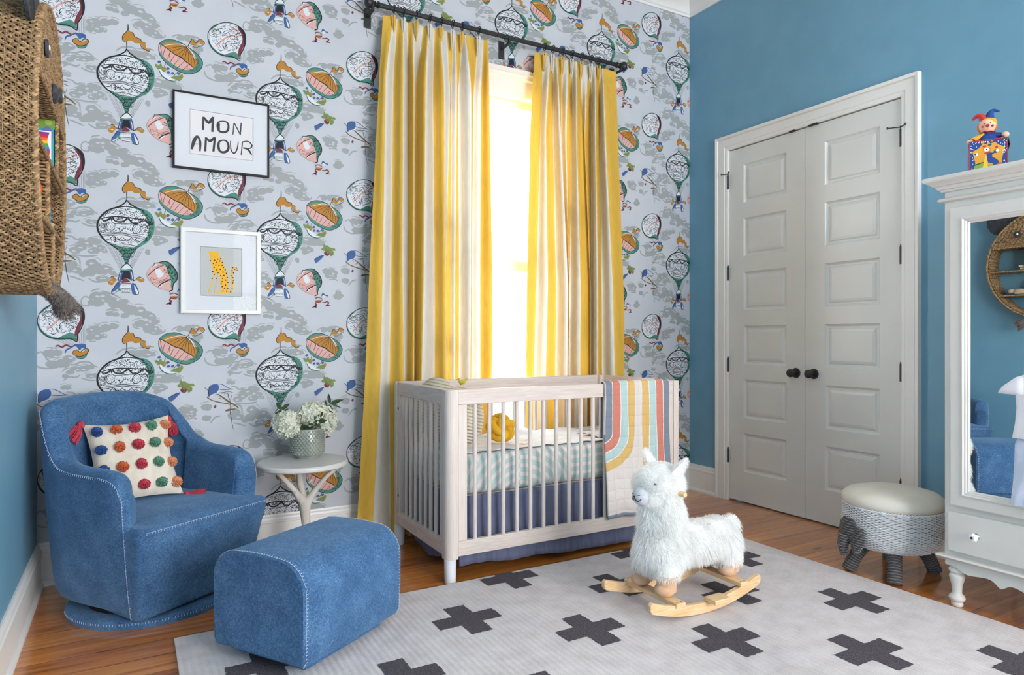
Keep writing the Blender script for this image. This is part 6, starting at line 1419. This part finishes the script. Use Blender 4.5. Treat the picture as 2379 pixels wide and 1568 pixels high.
def rope(b, P, r, wrap=True):
    A = [Vector(p) for p in P]; n = len(A)
    for ph in (0, 2*math.pi/3, 4*math.pi/3):
        Q = []
        for i in range(n):
            t_ = (A[(i+1) % n]-A[i-1]) if wrap else (A[min(i+1, n-1)]-A[max(i-1, 0)]); t_.normalize(); e1 = t_.cross(Vector((.9, .1, .3))).normalized(); e2 = t_.cross(e1); a = ph+i*1.05; Q.append(A[i]+(e1*math.cos(a)+e2*math.sin(a))*r*.55)
        b.tube(Q, r*.62, 5, wrap=wrap, mi=2 if ph else 0)
b = MB()
for x in (BXF, BXB+.004): rope(b, [wpt(a, BR_-.010, x) for a in np.linspace(0, 2*math.pi, 520, endpoint=False)], .0085)
b.build('rim_rope', SG, bs, ang=3)
FZ = 1.866
b = MB(); n = int((BZ+BR_-FZ-.012)/.0115)
for i in range(n):
    z = FZ+.006+i*.0115; hw = math.sqrt(max(.0001, (BR_-.016)**2-(z-BZ)**2)); m = max(6, int(hw*2/.007)); ph = math.pi*(i % 2)
    for k_ in (-1, 1): b.tube([(BXF-.002+.0035*math.sin(ph+j*math.pi/2*.9+k_*1.57)*k_, BY-hw+2*hw*j/(m-1), z+k_*.0026+.0026*math.cos(j*math.pi*.9+k_)) for j in range(m)], .0036, 5, mi=0 if random.random() < .45 else 2)
hwf = math.sqrt((BR_-.016)**2-(FZ-BZ)**2)
arc = [(BXF-.008, BY+(BR_-.018)*math.cos(a), BZ+(BR_-.018)*math.sin(a)) for a in np.linspace(math.asin((FZ-BZ)/(BR_-.018)), math.pi-math.asin((FZ-BZ)/(BR_-.018)), 40)]
b.add(arc, [tuple(range(40))], 1); rope(b, [(BXF-.002, BY-hwf+2*hwf*s, FZ-.002) for s in np.linspace(0, 1, 130)], .0075, False)
b.build('bear_face', SG, bs, ang=3)
def board(pt, n1, name):
    """pt(s, t) -> surface point; rows of strands across"""
    b = MB(); b.grid(8, 4, lambda s, t_: pt(s, t_, 0), mi=1)
    for i in range(n1):
        s = (i+.5)/n1; ph = math.pi*(i % 2)
        for sd_ in (1, -1): b.tube([pt(s, t_, sd_*(.0035+.003*math.sin(t_*math.pi*8+ph))) for t_ in np.linspace(0, 1, 22)], .0036, 5, mi=0 if i % 3 else 2)
    rope(b, [pt(s, 1, 0) for s in np.linspace(0, 1, max(12, n1*2))], .007, False)
    return b.build(name, SG, bs, ang=3)
for z in (1.668, 1.470):
    hw = math.sqrt((BR_-.024)**2-(z-BZ)**2); board(lambda s, t_, o_: (BXB+(BXF-BXB)*t_, BY-hw+2*hw*s, z+o_), int(2*hw/.010), 'shelf_board')
hw = hwf; board(lambda s, t_, o_: (BXB+(BXF-BXB)*t_, BY-hw+2*hw*s, FZ-.004+o_), int(2*hw/.012), 'shelf_board')
for y, z0, z1 in ((2.735, 1.676, 1.855), (2.455, 1.478, 1.660), (2.600, 1.285, 1.462)): board(lambda s, t_, o_: (BXB+(BXF-BXB)*t_, y+o_, z0+(z1-z0)*s), int((z1-z0)/.010), 'divider')
for y, z in ((2.235, 2.110), (2.905, 2.090)):
    b = MB(); sg = 1 if y > BY else -1
    b.lathe([(0, -.007), (.114, -.007), (.120, -.004), (.120, .004), (.114, .007), (0, .007)], (0, 0, 0), 40, axis='x'); b.v = [(BXF-.022+p[0], y+p[1], z+p[2]) for p in b.v]
    for r in np.arange(.008, .116, .0085): b.tube([(BXF-.015+.002*math.sin(a*40), y+r*math.cos(a), z+r*math.sin(a)) for a in np.linspace(0, 2*math.pi, 80, endpoint=False)], .004, 5, wrap=True)
    b.build('ear', dark, bs, ang=1)
for y in (2.345, 2.785):
    b = MB(); b.lathe([(0, 0), (.026, 0), (.024, .006), (0, .008)], (0, 0, 0), 24, axis='x'); b.v = [(BXF+.006+p[0], y+p[1], 1.962+p[2]) for p in b.v]; e = b.build('eye', dark, bs)
    b = MB(); b.ell((BXF+.014, y, 1.964), (.003, .008, .008), 12, 8); b.build('eye_glint', tin_w, e)
b = MB(); b.ell((BXF+.006, BY, 1.905), (.014, .040, .030), 20, 12); b.build('nose', dark, bs)
# books and soft toys on the shelf
def book(label, size, loc, rot, cover, pages='ddd9cc', group=None, deco=None, spine_text=None):
    """size (thickness, width, height): spine on the -width side"""
    t = thing('book', label, 'book', loc, 0, group); t.rotation_euler = rot; INV[t.name] = Matrix.Identity(4); th, w, hh = size; cm = mat('cover_'+cover, cover, .35, coat=.3); b = MB()
    b.box(-th/2, -th/2+.002, 0, w, 0, hh); b.box(th/2-.002, th/2, 0, w, 0, hh); b.box(-th/2, th/2, 0, .002, 0, hh); o = b.build('cover', cm, t, local=True, smooth=False)
    b = MB(); b.box(-th/2+.002, th/2-.002, .002, w-.003, .003, hh-.003); b.build('pages', mat('paper_'+pages, pages, .9), t, local=True, smooth=False)
    if deco: deco(o, th, w, hh)
    return t
def flat_on(o, name, th, items):
    for P, col, lay in items:
        b = MB(); q = tessellate_polygon([[Vector((p[0], p[1], 0)) for p in P]]); b.add([(-th/2-.0003-lay*.0002, p[0], p[1]) for p in P], q); b.build(name, mat('ink_'+col, col, .4), o, local=True, smooth=False)
def text_on(o, s, x, y, z, size, col, rot):
    c = bpy.data.curves.new('lettering', 'FONT'); c.body = s; c.size = size; c.extrude = .0002; c.materials.append(mat('ink_'+col, col, .5)); q = bpy.data.objects.new('lettering', c); COL.objects.link(q); me = bpy.data.meshes.new_from_object(q.evaluated_get(bpy.context.evaluated_depsgraph_get())); bpy.data.objects.remove(q); t = bpy.data.objects.new('lettering', me); COL.objects.link(t); t.parent = o; t.location = (x, y, z); t.rotation_euler = rot
# big teal picture book, cover facing the room's rear (-y)
def teal(o, th, w, hh):
    I = [([(0, hh*.82), (w, hh*.86), (w, hh), (0, hh)], '6f8f2e', 1), (disc(w*.14, hh*.70, w*.11, hh*.17), '5a67b0', 2), (disc(w*.12, hh*.94, .010), '8aa84a', 3)]
    flat_on(o, 'cover_print', th, I); text_on(o, 'by Sue', -th/2-.0009, w*.80, hh*.885, .018, '26301a', (R90, 0, -R90)); 
book('large teal and green picture book standing open faced at the right of the bear shelf', (.012, .145, .176), (-.222, 2.716, 1.680), (0, 0, R90), '1e9fa6', deco=teal)
def rain(o, th, w, hh):
    I = []
    for i, c_ in enumerate(('8a2c86', 'c22f35', 'e0651f', 'e8b420', '3f9a3c', '2f86c4', '8a2c86', 'c22f35', 'e0651f', 'e8b420', '3f9a3c')):
        z1 = hh*(.97-.07*i); I.append(([(w*(.08+.03*math.sin(i*.8)), z1-hh*.07), (w*(.34+.05*math.sin(i*.8)), z1-hh*.07), (w*(.34+.05*math.sin(i*.8-.8)), z1), (w*(.08+.03*math.sin(i*.8-.8)), z1)], c_, 2))
    I.append(([(w*.55, hh*.1), (w*.85, hh*.05), (w*.98, hh*.62), (w*.62, hh*.5)], '4d5878', 2)); flat_on(o, 'cover_print', th, I); text_on(o, 'Love', -th/2-.0009, w*.86, hh*.76, .020, '3b6ea0', (R90, 0, -R90))
book('white picture book with a rainbow strip in front of the teal book', (.010, .118, .132), (-.228, 2.698, 1.680), (0, 0, R90), 'dfe4ea', deco=rain)
book('yellow book lying on top of a white one on the bear shelf', (.016, .12, .145), (-.236, 2.79, 1.707), (0, R90, R90*2), 'dca513')
book('white book lying flat at the bottom of the small stack on the bear shelf', (.014, .13, .175), (-.230, 2.775, 1.687), (0, R90, R90*2), 'dadada')
book('pale blue book standing by the divider of the middle tier', (.008, .122, .165), (-.228, 2.588, 1.478), (0, 0, math.radians(180)), '86b4cf')
for i, (c_, l_) in enumerate((('d9471f', 'orange red small book on top of the middle tier stack'), ('6f9a34', 'green patterned small book in the middle tier stack'), ('c9a23a', 'mustard small book low in the middle tier stack'), ('4f9fd0', 'sky blue small book at the bottom of the middle tier stack'))):
    book(l_, (.026, .115, .115), (-.233, 2.449, 1.573-.028*i), (0, R90, R90*2), c_)
t = thing('toy_seal', 'beige plush seal lying on the middle tier of the bear shelf', 'soft toy', (-.27, 2.80, 1.478)); b = MB(); pl_ = mat('beige_plush', 'a8957a', .95, 'bba88c', 60, bump=(300, .5, .002))
b.ell((-.265, 2.79, 1.502), (.034, .062, .026), 20, 14); b.ell((-.255, 2.850, 1.508), (.022, .026, .020), 16, 10); b.ell((-.265, 2.718, 1.490), (.022, .026, .008), 12, 8); b.ell((-.235, 2.80, 1.486), (.010, .026, .006), 12, 8); b.build('seal_body', pl_, t, remesh=.004)
b = MB(); b.ell((-.236, 2.866, 1.510), (.004, .004, .004), 8, 6); b.build('seal_nose', tin_k, t)
b = MB(); b.ell((-.265, 2.53, 1.500), (.034, .042, .022), 18, 12); b.tube([(-.25, 2.56, 1.49), (-.235, 2.60, 1.487), (-.225, 2.615, 1.492)], [.014, .012, .020], 10, flat=.5); o = b.build('toy_tail', pl_, remesh=.004); tag(o, 'beige plush tail showing at the divider of the middle tier', 'soft toy')
b = MB(); P = cr([(-.255, 2.745, 1.479), (-.250, 2.72, 1.50), (-.250, 2.695, 1.55), (-.262, 2.675, 1.61)], False, 5); b.tube(P, list(np.linspace(.012, .022, len(P))), 12, flat=.7); o = b.build('turquoise_toy', mat('turquoise_plush', '1d8fae', .8)); tag(o, 'turquoise curved toy standing next to the plush seal', 'soft toy')
# grey plush tail hanging out under the rim
gp = mat('grey_plush', '4f4a47', .95, '706a66', 60); t = thing('plush_tail', 'grey plush tail sticking out below the rim of the bear shelf', 'soft toy', (-.22, 2.62, 1.27))
b = MB(); P = [(-.245, 2.52, 1.305), (-.225, 2.60, 1.282), (-.205, 2.70, 1.258), (-.190, 2.78, 1.225)]; b.tube(cr(P, False, 5), [.020, .021, .022, .023, .024, .025, .026, .027, .028, .029, .030, .031, .032, .032, .030, .024], 14); b.build('tail_body', gp, t)
b = MB(); Pc = cr(P, False, 10)
for q in range(2600):
    i = random.randrange(len(Pc)-1); f_ = i/len(Pc); c = Vector(Pc[i]); tdir = (Vector(Pc[i+1])-c).normalized(); e1 = tdir.cross(Vector((0, 0, 1))).normalized(); e2 = tdir.cross(e1); a = random.uniform(0, 6.28); nr = e1*math.cos(a)+e2*math.sin(a)
    hair(b, c+nr*(.018+.012*f_), (nr*.7+tdir*.8+Vector(RNG.normal(size=3))*.25).normalized(), .014+.014*(f_ > .75), .0022, .2)
b.build('fur', mat('grey_plush_fur', '5d5754', .9, '8a837e', 60, trans=.2), t, ang=3.2)
